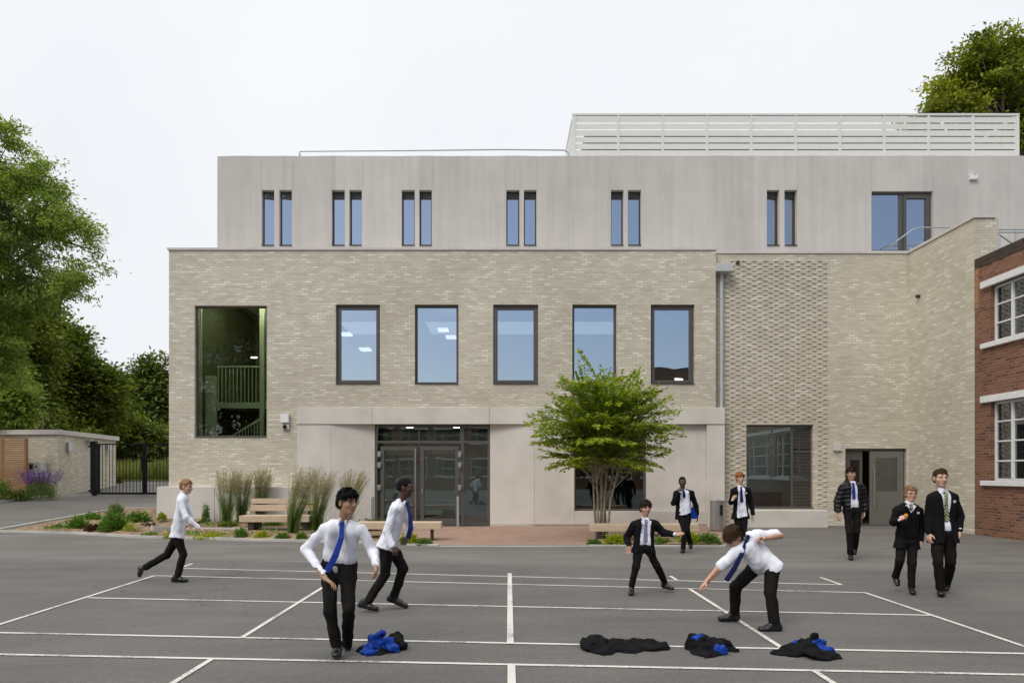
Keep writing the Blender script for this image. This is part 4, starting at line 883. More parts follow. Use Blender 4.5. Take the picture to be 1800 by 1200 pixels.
# ---- tall feathery grasses
def tall_grass(px, Y, z0, ytop, wpx, lean, label):
    global rng; rng = np.random.default_rng(int(px)); x0 = wx(px, Y); H = wz(ytop, Y)-z0; W_ = wpx*Y/F
    T = thing('ornamental_grass', label, 'grass clump', (x0, Y, z0), 'tall feathery grasses by the bench')
    n = 420; V = []; Fq = []; tone = []; PV = []; PD = []; PT = []
    for i in range(n):
        a = rng.uniform(0, 2*math.pi); r = abs(rng.normal())*0.07; h = H*rng.uniform(0.45, 0.98) if i > 170 else H*rng.uniform(0.8, 1.03)
        b = np.array([x0+math.cos(a)*r, Y+math.sin(a)*r, z0]); out = np.array([math.cos(a), math.sin(a), 0])*W_*0.5*rng.uniform(0.2, 1.0)+np.array([lean*h/H, 0, 0])
        droop = 0 if i <= 170 else rng.uniform(0, 0.2)*h
        wd = 0.0048 if i > 170 else 0.0028; sd_ = np.array([math.sin(a+1.2), math.cos(a+1.2), 0])*wd
        k0 = len(V)
        for q in (0, 0.35, 0.7, 1.0):
            p = b+out*q**1.7+np.array([0, 0, h*q-droop*q**3]); ww = (1-q*0.8); V += [p-sd_*ww, p+sd_*ww]
        for q in range(3): Fq.append((k0+2*q, k0+2*q+1, k0+2*q+3, k0+2*q+2)); tone.append(rng.normal(0.45, 0.2))
        if i <= 170:
            for q in rng.uniform(0.66, 1.0, 16):
                p = b+out*q**1.7+np.array([0, 0, h*q]); PV.append(p+rng.normal(size=3)*0.010); PD.append(out*2+np.array([0,0,h])*0.9+rng.normal(size=3)*0.25); PT.append(rng.normal(0.5, 0.22))
    me = np_mesh('blades', np.array(V), np.array(Fq)); at = me.attributes.new('tone', 'FLOAT', 'FACE'); at.data.foreach_set('value', np.clip(tone, 0, 1).astype(np.float32)); link('blades', me, M['blade'], T)
    PV = np.array(PV); n2 = len(PV); leaves_mesh('plumes', PV, np.array(PD), rng.normal(size=(n2, 3)), 0.06, 0.009, np.array(PT), M['plume'], T)
tall_grass(398, 19.2, 0.12, 826, 46, 0.06, 'tall tan plumed grass clump nearest the left end of the bench')
tall_grass(424, 19.7, 0.15, 832, 34, 0.08, 'thin grass clump just behind the left bench end')
tall_grass(458, 19.85, 0.15, 824, 26, 0.10, 'narrow tan grass tuft standing behind the bench backrest')
tall_grass(513, 17.25, 0.05, 822, 50, 0.42, 'tallest green grass clump leaning right in front of the bench')
tall_grass(556, 18.2, 0.06, 830, 44, 0.25, 'green feathery grass clump beside the right end of the bench')
tall_grass(608, 19.3, 0.12, 827, 50, 0.30, 'tan plumed grass behind the black haired boy, nearest the entrance')
# ---- low bedding plants
def bush(name, label, px, py, wpx, hpx, mat, n=500, L=0.07, W=0.04, cat='plant', Y=None, z0=None, flowers=None, up=0.2, group='low plants in the beds'):
    global rng; rng = np.random.default_rng(int(px*7+py))
    if Y is None: x0, Y = G(px, py); z0 = gz(x0, Y) if z0 is None else z0
    else: x0 = wx(px, Y); z0 = wz(py, Y) if z0 is None else z0
    w_ = wpx*Y/F/2; h = hpx*Y/F; T = thing(name, label, cat, (x0, Y, z0), group)
    u = unit(rng.normal(size=(n, 3))); u[:, 2] = abs(u[:, 2]); r = rng.uniform(0.25, 1, n)**0.5*(1+0.25*np.sin(u[:, 0]*9+px)*np.sin(u[:, 1]*8))
    p = np.stack([x0+u[:, 0]*r*w_, Y+u[:, 1]*r*w_*0.6, z0+u[:, 2]*r*h*0.92], 1)
    leaves_mesh('foliage', p, u+rng.normal(size=(n, 3))*0.5+np.array([0,0,up]), rng.normal(size=(n, 3))*0.5+np.array([0,-0.3,1]), L, W, 0.45+0.3*(u[:, 2]-0.5)*0+rng.normal(size=n)*0.22, M[mat], T)
    mb = MB()
    for i in range(7):
        a = rng.uniform(0, 6.28); mb.tube([(x0, Y, z0-0.04), (x0+math.cos(a)*w_*0.5, Y+math.sin(a)*w_*0.3, z0+h*0.6)], [0.008, 0.004], 5)
    mb.build('stem', M['bark'], T)
    if flowers:
        fm, fn, fl = flowers; a = rng.uniform(0, 6.28, fn); rr = rng.uniform(0, 1, fn)**0.5; base = np.stack([x0+np.cos(a)*rr*w_*1.05, Y+np.sin(a)*rr*w_*0.6, z0+h*(0.62+0.15*rng.uniform(size=fn))], 1)
        P_ = []; D_ = []
        for b in base:
            dd = np.array([(b[0]-x0)*0.5, 0, 0.5+0.2*rng.uniform()]);
            for q in np.linspace(0.2, 1, 14): P_.append(b+dd*q*fl+rng.normal(size=3)*0.008); D_.append(rng.normal(size=3)+np.array([0,0,1.]))
        P_ = np.array(P_); leaves_mesh('flower_spike', P_, np.array(D_), rng.normal(size=P_.shape), 0.05, 0.03, rng.normal(0.5, 0.25, len(P_)), M[fm], T)
    return T
bush('lavender', 'purple flowering clump in front of the white cabinet', 70, 878, 62, 36, 'blade', 1500, 0.16, 0.02, Y=27.2, flowers=('petal', 120, 0.9), up=1.0)
bush('shrub', 'dark leafy shrub at the far left edge below the fence', 5, 884, 42, 40, 'leaf_bed', 800, 0.10, 0.06, Y=26.6)
bush('shrub', 'small dark green shrub between the fence and the lavender', 33, 880, 26, 20, 'leaf_dark', 400, 0.09, 0.05, Y=26.9)
bush('low_plant', 'flat green plant at the left tip of the bed', 101, 934, 36, 11, 'leaf_bed', 420, 0.08, 0.045)
bush('low_plant', 'bright green rounded plant near the bed tip', 137, 934, 40, 26, 'leaf_bed', 750, 0.09, 0.06)
bush('low_plant', 'dark burgundy plant in the middle of the bed', 168, 937, 44, 14, 'leaf_purple', 600, 0.08, 0.05)
bush('low_plant', 'biggest leafy green plant in the left bed', 200, 938, 48, 36, 'leaf_bed', 1000, 0.11, 0.06)
bush('low_plant', 'spiky grassy plant at the back of the left bed', 203, 919, 26, 26, 'blade', 500, 0.28, 0.02, Y=20.3, up=1.5)
bush('low_plant', 'dark green plant right of the biggest leafy one', 243, 925, 44, 26, 'leaf_bed', 800, 0.10, 0.06, Y=19.6)
bush('low_plant', 'pale yellow green wispy plant near the front kerb', 229, 940, 28, 26, 'leaf_yellow', 420, 0.05, 0.025, Y=18.0)
bush('low_plant', 'small yellow flowering tuft against the concrete wall end', 285, 914, 15, 13, 'leaf_yellow', 260, 0.06, 0.04, Y=19.6)
bush('low_plant', 'thin green creeping plant right of the wispy one', 263, 944, 30, 8, 'leaf_bed', 260, 0.06, 0.035)
bush('low_plant', 'wide low yellow plant behind the running fair haired boy', 372, 947, 62, 10, 'leaf_yellow', 620, 0.06, 0.035)
bush('low_plant', 'green low plant among the yellow one', 388, 946, 26, 9, 'leaf_bed', 260, 0.06, 0.035)
bush('low_plant', 'small dark spiky plant left of the bench leg', 424, 948, 22, 18, 'leaf_bed', 320, 0.09, 0.03, up=0.9)
bush('low_plant', 'small lime green plant under the bench seat', 460, 949, 27, 15, 'leaf_yellow', 320, 0.08, 0.03, up=0.6)
bush('low_plant', 'green foot plant beside the tallest grass', 497, 950, 24, 12, 'leaf_bed', 300, 0.08, 0.04)
bush('low_plant', 'small green plant right of the tallest grass', 530, 951, 16, 14, 'leaf_bed', 260, 0.08, 0.04)
bush('shrub', 'thin upright little shrub against the low concrete wall', 362, 918, 13, 36, 'leaf_bed', 340, 0.06, 0.04, Y=19.9)
bush('low_plant', 'bright green tufted plant at the right end of the middle bench', 718, 957, 28, 20, 'leaf_yellow', 420, 0.09, 0.04, up=0.6)
bush('low_plant', 'small flat green plant next to the terrace kerb end', 745, 958, 26, 11, 'leaf_bed', 300, 0.07, 0.035)
bush('low_plant', 'tiny green plant at the left end of the right bench', 1045, 957, 26, 8, 'leaf_bed', 260, 0.06, 0.035)
bush('low_plant', 'leafy yellow green plant beneath the small tree', 1082, 957, 38, 17, 'leaf_yellow', 480, 0.08, 0.045)
bush('low_plant', 'low green plant between the crouching boy and the walking boy', 1162, 957, 34, 10, 'leaf_bed', 380, 0.07, 0.04)
bush('low_plant', 'broad yellow green plant behind the walking boy\'s feet', 1212, 957, 34, 19, 'leaf_yellow', 480, 0.09, 0.045)
bush('low_plant', 'rounded green plant in front of the steel bin', 1245, 957, 42, 20, 'leaf_bed', 620, 0.06, 0.04)
bush('low_plant', 'loose green plant at the back edge of the left bed', 160, 916, 40, 14, 'leaf_bed', 420, 0.09, 0.05, Y=20.6)
bush('low_plant', 'brown tinged low plant before the concrete wall end', 262, 930, 30, 10, 'leaf_purple', 260, 0.07, 0.04, Y=19.0)
bush('low_plant', 'soft green plant under the front of the bench', 480, 925, 40, 9, 'leaf_bed', 360, 0.07, 0.04, Y=19.1)
bush('low_plant', 'dark green plant between bench and concrete wall', 400, 926, 40, 9, 'leaf_dark', 360, 0.07, 0.04, Y=19.0)
bush('low_plant', 'small lime tuft at the front kerb of the left bed', 300, 946, 24, 8, 'leaf_yellow', 220, 0.06, 0.03)
def cover():
    global rng; rng = np.random.default_rng(8); n = 2600; P_ = []
    for (x0, x1, y0, y1, z0) in ((-12.8,-9.2,18.4,21.5,0.12),(-8.7,-3.6,17.0,18.3,0.09),(-8.6,-3.6,18.9,20.0,0.17),(2.4,5.4,15.6,16.5,0.05)):
        k_ = n//4; cx_ = rng.uniform(x0, x1, 26); cy_ = rng.uniform(y0, y1, 26); i = rng.integers(0, 26, k_)
        x = cx_[i]+rng.normal(size=k_)*0.13; y = cy_[i]+rng.normal(size=k_)*0.10; P_.append(np.stack([x, y, z0+0.09*np.clip((y-y0)/(y1-y0), 0, 1)+0.02*rng.uniform(size=k_)], 1))
    P_ = np.concatenate(P_); m_ = len(P_); o = leaves_mesh('ground_cover', P_, rng.normal(size=(m_, 3))*np.array([1,1,.4])+np.array([0,0,.5]), rng.normal(size=(m_, 3))*0.5+np.array([0,0,1]), 0.07, 0.035, rng.uniform(0, 1, m_), M['leaf_bed']); tag(o, kind='stuff')
cover()
# climbing shrub and rough meadow behind the gate
bush('shrub', 'shrub at the corner of the brick store behind the gate', 207, 862, 16, 30, 'leaf_far', 500, 0.12, 0.07, Y=35.5, group='shrubs beyond the gate')
def meadow():
    global rng; rng = np.random.default_rng(5); n = 26000
    x = rng.uniform(-34, -8, n); y = rng.uniform(38.5, 45, n); p = np.stack([x, y, np.array([gz(a, b) for a, b in zip(x, y)])+0.02], 1)
    d = rng.normal(size=(n, 3))*0.3+np.array([0,0,1.0]); o = leaves_mesh('tall_meadow_grass', p, d, rng.normal(size=(n, 3)), rng.uniform(0.5, 1.35, n), 0.05, 0.5+0.3*np.sin(x*0.8)+rng.normal(size=n)*0.15, M['leaf_yellowgreen'])
    tag(o, kind='stuff')
M['leaf_yellowgreen'] = leaf_mat('meadow_grass', [(0, (0.10,0.12,0.03)), (0.5, (0.24,0.27,0.07)), (1, (0.42,0.42,0.14))])
meadow()
# ================================================================== people: bodies and clothes grown as implicit surfaces
class Field:
    def __init__(s, lo, hi, vox, fine=(), fv=0.004):
        ax = []
        for k in range(3):
            pts = []; x = lo[k]
            iv = [(f[0][k], f[1][k]) for f in fine]
            while x < hi[k]:
                pts.append(x); x += fv if any(a <= x <= b for a, b in iv) else vox
            ax.append(np.array(pts, np.float32))
        s.ax = ax; s.v = np.full([len(a) for a in ax], 1.0, np.float32)
    def _sl(s, lo, hi):
        return tuple(slice(max(0, np.searchsorted(a, l)-1), np.searchsorted(a, h)+1) for a, l, h in zip(s.ax, lo, hi))
    def grid(s, sl=None):
        sl = sl or (slice(None),)*3
        return s.ax[0][sl[0]][:, None, None], s.ax[1][sl[1]][None, :, None], s.ax[2][sl[2]][None, None, :]
    def op(s, fn, lo, hi, k, sub=False):
        sl = s._sl(lo, hi)
        if any(x.stop <= x.start for x in sl): return
        d = fn(*s.grid(sl)); a = s.v[sl]
        if sub:
            d = -d; h = np.maximum(k-np.abs(a-d), 0)/k; s.v[sl] = np.maximum(a, d)+h*h*k*0.25
        else:
            h = np.maximum(k-np.abs(a-d), 0)/k; s.v[sl] = np.minimum(a, d)-h*h*k*0.25
    def cone(s, a, b, ra, rb, k=0.02, sub=False):
        a = np.array(a, np.float32); b = np.array(b, np.float32); ab = b-a; L2 = max(float(ab@ab), 1e-9); m = max(ra, rb)+0.07
        def fn(X, Y, Z):
            t = np.clip(((X-a[0])*ab[0]+(Y-a[1])*ab[1]+(Z-a[2])*ab[2])/L2, 0, 1)
            return np.sqrt((X-a[0]-t*ab[0])**2+(Y-a[1]-t*ab[1])**2+(Z-a[2]-t*ab[2])**2)-(ra+(rb-ra)*t)
        s.op(fn, np.minimum(a, b)-m, np.maximum(a, b)+m, k, sub)
    def ell(s, c, R, r, k=0.02, sub=False):
        c = np.array(c, np.float32); R = np.array(R, np.float32); m = max(r)+0.06
        def fn(X, Y, Z):
            x, y, z = X-c[0], Y-c[1], Z-c[2]
            q = [(x*R[i][0]+y*R[i][1]+z*R[i][2])/r[i] for i in range(3)]
            k0 = np.sqrt(q[0]**2+q[1]**2+q[2]**2)+1e-6; k1 = np.sqrt((q[0]/r[0])**2+(q[1]/r[1])**2+(q[2]/r[2])**2)+1e-6
            return k0*(k0-1)/k1
        s.op(fn, c-m, c+m, k, sub)
    def mesh(s, name):
        v = s.v; v = v.copy(); v[0] = v[-1] = 1; v[:, 0] = v[:, -1] = 1; v[:, :, 0] = v[:, :, -1] = 1
        S_ = v < 0; n = [x-1 for x in v.shape]
        cnt = np.zeros(n, np.int8)
        for i in (0, 1):
            for j in (0, 1):
                for k in (0, 1): cnt += S_[i:n[0]+i, j:n[1]+j, k:n[2]+k]
        act = (cnt > 0) & (cnt < 8); I, J, K = np.nonzero(act); idx = np.full(n, -1, np.int32); idx[act] = np.arange(len(I))
        acc = np.zeros((len(I), 3)); num = np.zeros(len(I))
        for ax in range(3):
            o1, o2 = [a for a in range(3) if a != ax]
            for p in (0, 1):
                for q in (0, 1):
                    o = [0, 0, 0]; o[o1] = p; o[o2] = q; e = list(o); e[ax] = 1
                    v0 = v[I+o[0], J+o[1], K+o[2]]; v1 = v[I+e[0], J+e[1], K+e[2]]; c = (v0 < 0) != (v1 < 0)
                    t = np.where(c, v0/np.where(c, v0-v1, 1), 0); f = np.stack([np.full(len(I), float(x)) for x in o], 1); f[:, ax] = t
                    acc += f*c[:, None]; num += c
        fr = acc/num[:, None]; P_ = np.empty((len(I), 3))
        for ax, II in enumerate((I, J, K)): a = s.ax[ax]; P_[:, ax] = a[II]+(a[II+1]-a[II])*fr[:, ax]
        Q = []
        for ax in range(3):
            o1, o2 = [(1, 2), (2, 0), (0, 1)][ax]
            A = [slice(None)]*3; B = [slice(None)]*3; A[ax] = slice(0, -1); B[ax] = slice(1, None)
            sa, sb = S_[tuple(A)], S_[tuple(B)]; C = np.nonzero(sa != sb); C = [np.array(c) for c in C]
            ok = (C[o1] > 0) & (C[o2] > 0) & (C[o1] < n[o1]) & (C[o2] < n[o2]); C = [c[ok] for c in C]
            fl = sa[tuple(C)]
            def at(d1, d2): D = [c.copy() for c in C]; D[o1] -= d1; D[o2] -= d2; return idx[tuple(D)]
            q = np.stack([at(1, 1), at(0, 1), at(0, 0), at(1, 0)], 1); q[~fl] = q[~fl][:, ::-1]; Q.append(q)
        Q = np.concatenate(Q); Q = Q[(Q >= 0).all(1)]
        return np_mesh(name, P_, Q, True), P_
def wrinkle(F_, amp, freq, seed, stretch=(1, 1, 1)):
    r = np.random.default_rng(seed); X, Y, Z = F_.grid(); tot = 0
    for i in range(5):
        d = r.normal(size=3)*np.array(stretch); d = d/np.linalg.norm(d)*freq*(0.6+0.35*i); ph = r.uniform(0, 6.28); e = r.normal(size=3); e = e/np.linalg.norm(e)*freq*0.5
        tot = tot+np.sin(X*d[0]+Y*d[1]+Z*d[2]+ph+1.3*np.sin(X*e[0]+Y*e[1]+Z*e[2]))/(1+0.3*i)
    F_.v += (amp*0.45*tot).astype(np.float32)
def cloth(name, c, rough=0.85, var=0.10, scale=14, sheen=0.0):
    m = plain(name, c, rough, 0, var, scale, 0.12); m.node_tree.nodes['Principled BSDF'].inputs['Sheen Weight'].default_value = sheen; return m
M['shirt'] = cloth('white_shirt', (0.76,0.78,0.86), 0.8, 0.03, 10, 0.0)
M['blazer'] = cloth('black_blazer', (0.0075,0.0075,0.009), 0.9, 0.2)
M['trouser'] = cloth('charcoal_trousers', (0.0125,0.0115,0.011), 0.9, 0.2)
M['jumper'] = cloth('black_jumper', (0.006,0.006,0.007), 0.95)
M['puffer'] = plain('puffer_nylon', (0.006,0.006,0.008), 0.5, 0, 0.2, 10, 0.3)
M['tie_royal'] = cloth('royal_blue_tie', (0.018,0.045,0.28), 0.6); M['tie_navy'] = cloth('navy_tie', (0.015,0.02,0.09), 0.6)
M['lining'] = cloth('blue_lining', (0.009,0.045,0.29), 0.45)
M['shoe'] = plain('black_shoe_leather', (0.010,0.009,0.009), 0.35, 0, 0.2, 12)
M['crest'] = plain('white_crest', (0.6,0.62,0.64), 0.8); M['badge'] = plain('badge_grey', (0.35,0.36,0.38), 0.5)
M['lace'] = M['blazer']; M['spec'] = plain('spectacle_frame', (0.01,0.01,0.01), 0.3)
M['orange'] = plain('orange_snack', (0.75,0.30,0.04), 0.6); M['bread'] = plain('bread_snack', (0.62,0.42,0.18), 0.8)
def stripe_mat(name, a, b_):
    m, nt, b, o = new_mat(name); w_ = N(nt, 'ShaderNodeTexWave', bands_direction='DIAGONAL'); w_.inputs['Scale'].default_value = 14
    nt.links.new(coords(nt), w_.inputs['Vector']); nt.links.new(ramp(nt, w_.outputs['Fac'], [(0.45, a), (0.55, b_)]), b.inputs['Base Color']); b.inputs['Roughness'].default_value = 0.6; return m
M['tie_striped'] = stripe_mat('yellow_striped_tie', (0.05,0.07,0.16), (0.42,0.42,0.12)); M['tie_blue_striped'] = stripe_mat('blue_striped_tie', (0.03,0.04,0.16), (0.35,0.36,0.42))
def skin_mat(name, c, lip, brow):
    m, nt, b, o = new_mat(name); v = coords(nt)
    at = N(nt, 'ShaderNodeAttribute', attribute_name='paint'); sp = N(nt, 'ShaderNodeSeparateColor'); nt.links.new(at.outputs['Color'], sp.inputs[0])
    base = ramp(nt, noise(nt, v, 18, 3), [(0.3, tuple(x*0.9 for x in c)), (0.7, tuple(min(1, x*1.08) for x in c))])
    col = mix(nt, sp.outputs[0], base, lip); col = mix(nt, sp.outputs[1], col, brow); col = mix(nt, sp.outputs[2], col, (0.42,0.40,0.38))
    nt.links.new(col, b.inputs['Base Color']); b.inputs['Roughness'].default_value = 0.5; b.inputs['Subsurface Weight'].default_value = 0.08
    b.inputs['Subsurface Radius'].default_value = (0.01, 0.004, 0.002); return m
SK = {'pale': skin_mat('skin_pale', (0.60,0.36,0.27), (0.48,0.18,0.15), (0.10,0.06,0.04)), 'light': skin_mat('skin_light', (0.50,0.28,0.19), (0.38,0.14,0.11), (0.05,0.03,0.02)),
      'tan': skin_mat('skin_tan', (0.40,0.22,0.135), (0.32,0.11,0.08), (0.015,0.01,0.008)), 'dark': skin_mat('skin_dark', (0.075,0.036,0.024), (0.12,0.045,0.035), (0.006,0.005,0.004))}
def hair_mat(name, c):
    m, nt, b, o = new_mat(name); n1 = noise(nt, coords(nt, None, (1,1,0.35)), 90, 4, 0.7)
    nt.links.new(ramp(nt, n1, [(0.3, tuple(x*0.5 for x in c)), (0.7, tuple(x*1.5 for x in c))]), b.inputs['Base Color']); b.inputs['Roughness'].default_value = 0.75; b.inputs['Specular IOR Level'].default_value = 0.12
    bump(nt, n1, b, 0.6, 0.006); return m
HR = {'black': hair_mat('hair_black', (0.006,0.005,0.005)), 'brown': hair_mat('hair_brown', (0.05,0.028,0.016)), 'dkbrown': hair_mat('hair_dark_brown', (0.028,0.017,0.011)),
      'ginger': hair_mat('hair_ginger', (0.30,0.12,0.04)), 'fair': hair_mat('hair_fair', (0.30,0.17,0.08)), 'blond': hair_mat('hair_sandy', (0.22,0.13,0.065))}
def hair_obj(P_, hc, fr_, ff, fu, h, style, seed, Hf, mat, T):
    me0, P0 = Hf.mesh('tmp'); nf = len(me0.polygons); Q = np.empty(nf*4, np.int32); me0.loops.foreach_get('vertex_index', Q); Q = Q.reshape(-1, 4); bpy.data.meshes.remove(me0)
    r = np.random.default_rng(seed+1); n = {'short': 900, 'crop': 500, 'mop': 1500, 'curly': 1300, 'fringe': 1300}[style]
    b = P0[r.integers(0, len(P0), n)]; nn = unit(b-hc); L = {'short': 0.022, 'crop': 0.006, 'mop': 0.036, 'curly': 0.022, 'fringe': 0.032}[style]*h
    flow = {'mop': -fu*0.6+ff*0.9+fr_*0.7, 'fringe': -fu*0.8+ff*0.5, 'short': -fu*0.3+ff*0.9+fr_*0.4, 'curly': fr_*0.0, 'crop': -fu}[style]
    d = flow[None]+r.normal(size=(n, 3))*(1.1 if style == 'curly' else 0.38); d = d-nn*(d*nn).sum(1)[:, None]; d = unit(d)+nn*r.uniform(0.05, 0.42, n)[:, None]; d = unit(d); s_ = unit(np.cross(d, nn))
    W = 0.0028*h; L = L*r.uniform(0.6, 1.3, n)[:, None]; b = b-nn*0.003
    SV = np.stack([b-s_*W, b+s_*W, b+d*L*0.6+s_*W*0.8-nn*0.001, b+d*L-nn*0.006], 1).reshape(-1, 3)
    V = np.concatenate([P0, SV]); FQ = np.concatenate([Q, np.arange(n*4, dtype=np.int32).reshape(-1, 4)+len(P0)]); me = np_mesh('hair', V, FQ, True); return link('hair', me, mat, T)
def V3(*a): return np.array(a, dtype=float)
def nrm_(v): return v/max(np.linalg.norm(v), 1e-9)
def person(label, Y, J, s, yaw, skin, hair, face=None, top='shirt', tie=None, opening=None, trim=None, hs=1.0, sleeves='long', extras=(), hand=None, tilt=0.0, pitch=0.0, untuck=0.06, torso_w=1.0, hips_yaw=None, hairstyle='short', seed=1, open_low=None, hem=0.10, fat=1.0):
    """J: joint -> (px, py, dY) read off the photograph; yaw 0 = faces the camera, 90 = faces picture right"""
    j = {k: V3(wx(v[0], Y+v[2]), Y+v[2], wz(v[1], Y+v[2])) for k, v in J.items()}
    gx, gy = j['pel'][0], j['pel'][1]
    T = thing('person', label, 'person', (gx, gy, 0.0)); u0 = nrm_(j['neck']-j['pel']); j['neck'] = j['neck']+u0*0.028*s
    for q in ('shA', 'shB'): j[q] = j[q]-u0*0.004*s
    yr_ = math.radians(yaw); f0 = V3(math.sin(yr_), -math.cos(yr_), 0)
    up = nrm_(j['neck']-j['pel']); r_ = nrm_(j['shB']-j['shA']); fw = nrm_(np.cross(r_, up)); r_ = nrm_(np.cross(up, fw))
    hy = math.radians(hips_yaw if hips_yaw is not None else math.degrees(math.atan2(fw[0], -fw[1]))); hr = V3(math.cos(hy), math.sin(hy), 0)
    hipA = j['pel']-hr*0.085*s+V3(0,0,-0.01); hipB = j['pel']+hr*0.085*s+V3(0,0,-0.01)
    # head frame
    hyw = math.radians(face if face is not None else yaw); ff = V3(math.sin(hyw), -math.cos(hyw), 0); fr_ = V3(math.cos(hyw), math.sin(hyw), 0); fu = V3(0, 0, 1)
    pt = math.radians(pitch); ff, fu = ff*math.cos(pt)-fu*math.sin(pt), fu*math.cos(pt)+ff*math.sin(pt)
    tl = math.radians(tilt); fr2 = fr_*math.cos(tl)+fu*math.sin(tl); fu = fu*math.cos(tl)-fr_*math.sin(tl); fr_ = fr2
    R = [fr_, ff, fu]; hc = j['head']; h = s*1.02*hs
    def HP(a, b, c): return hc+fr_*a*h+ff*b*h+fu*c*h
    # hands
    hd = {}
    for sd_ in 'AB':
        w_ = j['ha'+sd_]; el = j['el'+sd_]; d = nrm_(w_-el); o = (hand or {}).get(sd_, {})
        if 'dir' in o: dd = nrm_(V3(*o['dir']))
        else: dd = d
        pn = nrm_(V3(*o['pn'])) if 'pn' in o else nrm_(-r_*(1 if sd_ == 'B' else -1)*0.9+fw*0.2-up*0.0)
        pn = nrm_(pn-dd*np.dot(pn, dd)); wr = w_-dd*0.055*s
        hd[sd_] = (wr, dd, pn, o.get('curl', 0.45), o.get('th', 1 if sd_ == 'B' else 1))
    allp = np.array(list(j.values())); lo = allp.min(0)-0.22; hi = allp.max(0)+0.24; lo[2] = max(lo[2], -0.02)
    fine = [(hc-0.135*h-V3(0,0,0.0), hc+0.135*h)]
    B = Field(lo, hi, 0.0095, fine+[(hd[k][0]+hd[k][1]*0.085*s-0.095, hd[k][0]+hd[k][1]*0.085*s+0.095) for k in 'AB'], 0.0046)
    # trunk and limbs under the clothes
    ch = j['neck']-up*0.16*s
    for q in (-1, 1):
        B.cone(ch+r_*q*0.06*s, j['pel']+hr*q*0.05*s+up*0.04, 0.052*s, 0.05*s, 0.05)
    B.cone(j['neck']-up*0.03*s, HP(0, -0.02, -0.05), 0.046*s*fat, 0.05*s*fat, 0.02)
    for sd_, hp in (('A', hipA), ('B', hipB)):
        sh, el, kn, an = j['sh'+sd_], j['el'+sd_], j['kn'+sd_], j['an'+sd_]; wr = hd[sd_][0]
        cv = sleeves == 'long'; sh = sh-up*0.03*s+(el-sh)*0.05; B.cone(j['neck']-up*0.07*s, sh, 0.026*s, 0.026*s, 0.02); B.cone(sh, el, 0.026*s, (0.023 if cv else 0.033)*s*fat, 0.02); B.cone(el, wr, (0.023 if cv else 0.034)*s*fat, 0.0235*s*fat, 0.015)
        B.cone(hp, kn, 0.045*s, 0.040*s, 0.03); B.cone(kn, an, 0.045*s, 0.03*s, 0.02)
        B.cone(an, an+(an-kn)*0.03, 0.026*s, 0.02*s, 0.01)
        # hand: palm webbed to four knuckles, curled fingers, thumb off the side
        wr, dd, pn, curl, th = hd[sd_]; sv = nrm_(np.cross(dd, pn))*th
        knk = []
        for i, (off, ln, rr) in enumerate(((0.026, 0.066, 0.0088), (0.009, 0.074, 0.0090), (-0.009, 0.069, 0.0086), (-0.025, 0.054, 0.0078))):
            k0 = wr+dd*(0.083-abs(i-1)*0.004)*s+sv*off*s; knk.append(k0); B.cone(wr+sv*off*0.5*s+dd*0.01*s, k0, 0.0155*s, 0.0125*s, 0.010)
            p = k0; a = curl*0.5+i*0.05
            for seg, fl in enumerate((0.44, 0.31, 0.25)):
                dv = dd*math.cos(a)+pn*math.sin(a); dv = nrm_(dv+sv*off*1.2); q = p+dv*ln*fl*s; B.cone(p, q, rr*s*(1-0.1*seg), rr*s*(0.92-0.12*seg), 0.003); p = q; a += curl*1.1
        t0 = wr+dd*0.022*s+sv*0.020*s; td = nrm_(dd*0.62+sv*0.7+pn*0.35); t1 = t0+td*0.042*s; t2 = t1+nrm_(dd*0.85+sv*0.2+pn*0.35)*0.032*s
        B.cone(t0, t1, 0.0135*s, 0.0105*s, 0.008); B.cone(t1, t2, 0.0105*s, 0.0085*s, 0.004)
    # head
    B.ell(HP(0, -0.014, 0.030), R, (0.072*h, 0.090*h, 0.080*h), 0.02); B.ell(HP(0, 0.020, -0.030), R, (0.056*h, 0.064*h, 0.082*h), 0.03)
    B.ell(HP(0, 0.052, -0.088), R, (0.024*h, 0.020*h, 0.018*h), 0.025)
    for q in (-1, 1):
        B.ell(HP(q*0.036, 0.046, -0.022), R, (0.026*h, 0.026*h, 0.024*h), 0.02)
        B.ell(HP(q*0.030, 0.087, 0.004), R, (0.017*h, 0.012*h, 0.011*h), 0.012, sub=True); B.ell(HP(q*0.030, 0.067, 0.003), R, (0.0125*h,)*3, 0.004)
        B.ell(HP(q*0.074, -0.012, -0.008), R, (0.009*h, 0.019*h, 0.030*h), 0.008)
        B.cone(HP(q*0.012, 0.080, 0.024), HP(q*0.046, 0.066, 0.024), 0.009*h, 0.008*h, 0.012)
    B.cone(HP(0, 0.078, 0.016), HP(0, 0.100, -0.022), 0.0085*h, 0.0115*h, 0.010); B.ell(HP(0, 0.088, -0.028), R, (0.018*h, 0.012*h, 0.008*h), 0.006)
    B.ell(HP(0, 0.080, -0.050), R, (0.021*h, 0.009*h, 0.0055*h), 0.006); B.ell(HP(0, 0.079, -0.061), R, (0.018*h, 0.009*h, 0.006*h), 0.005)
    me, P_ = B.mesh('body')
    q = P_-hc; a, b_, c = q@fr_/h, q@ff/h, q@fu/h; col = np.zeros((len(P_), 4), np.float32); col[:, 3] = 1; fr3 = b_ > 0.045
    col[:, 0] = fr3 & (np.abs(a) < 0.023) & (np.abs(c+0.0555) < 0.0085) & (b_ > 0.066)
    brow = fr3 & (np.abs(np.abs(a)-0.031) < 0.017) & (np.abs(c-0.026+0.12*np.abs(np.abs(a)-0.03)) < 0.005); iris = fr3 & ((np.abs(a)-0.030)**2+(c-0.003)**2 < 0.0062**2)
    lash = fr3 & (np.abs(np.abs(a)-0.030) < 0.014) & (np.abs(c-0.0105) < 0.003)
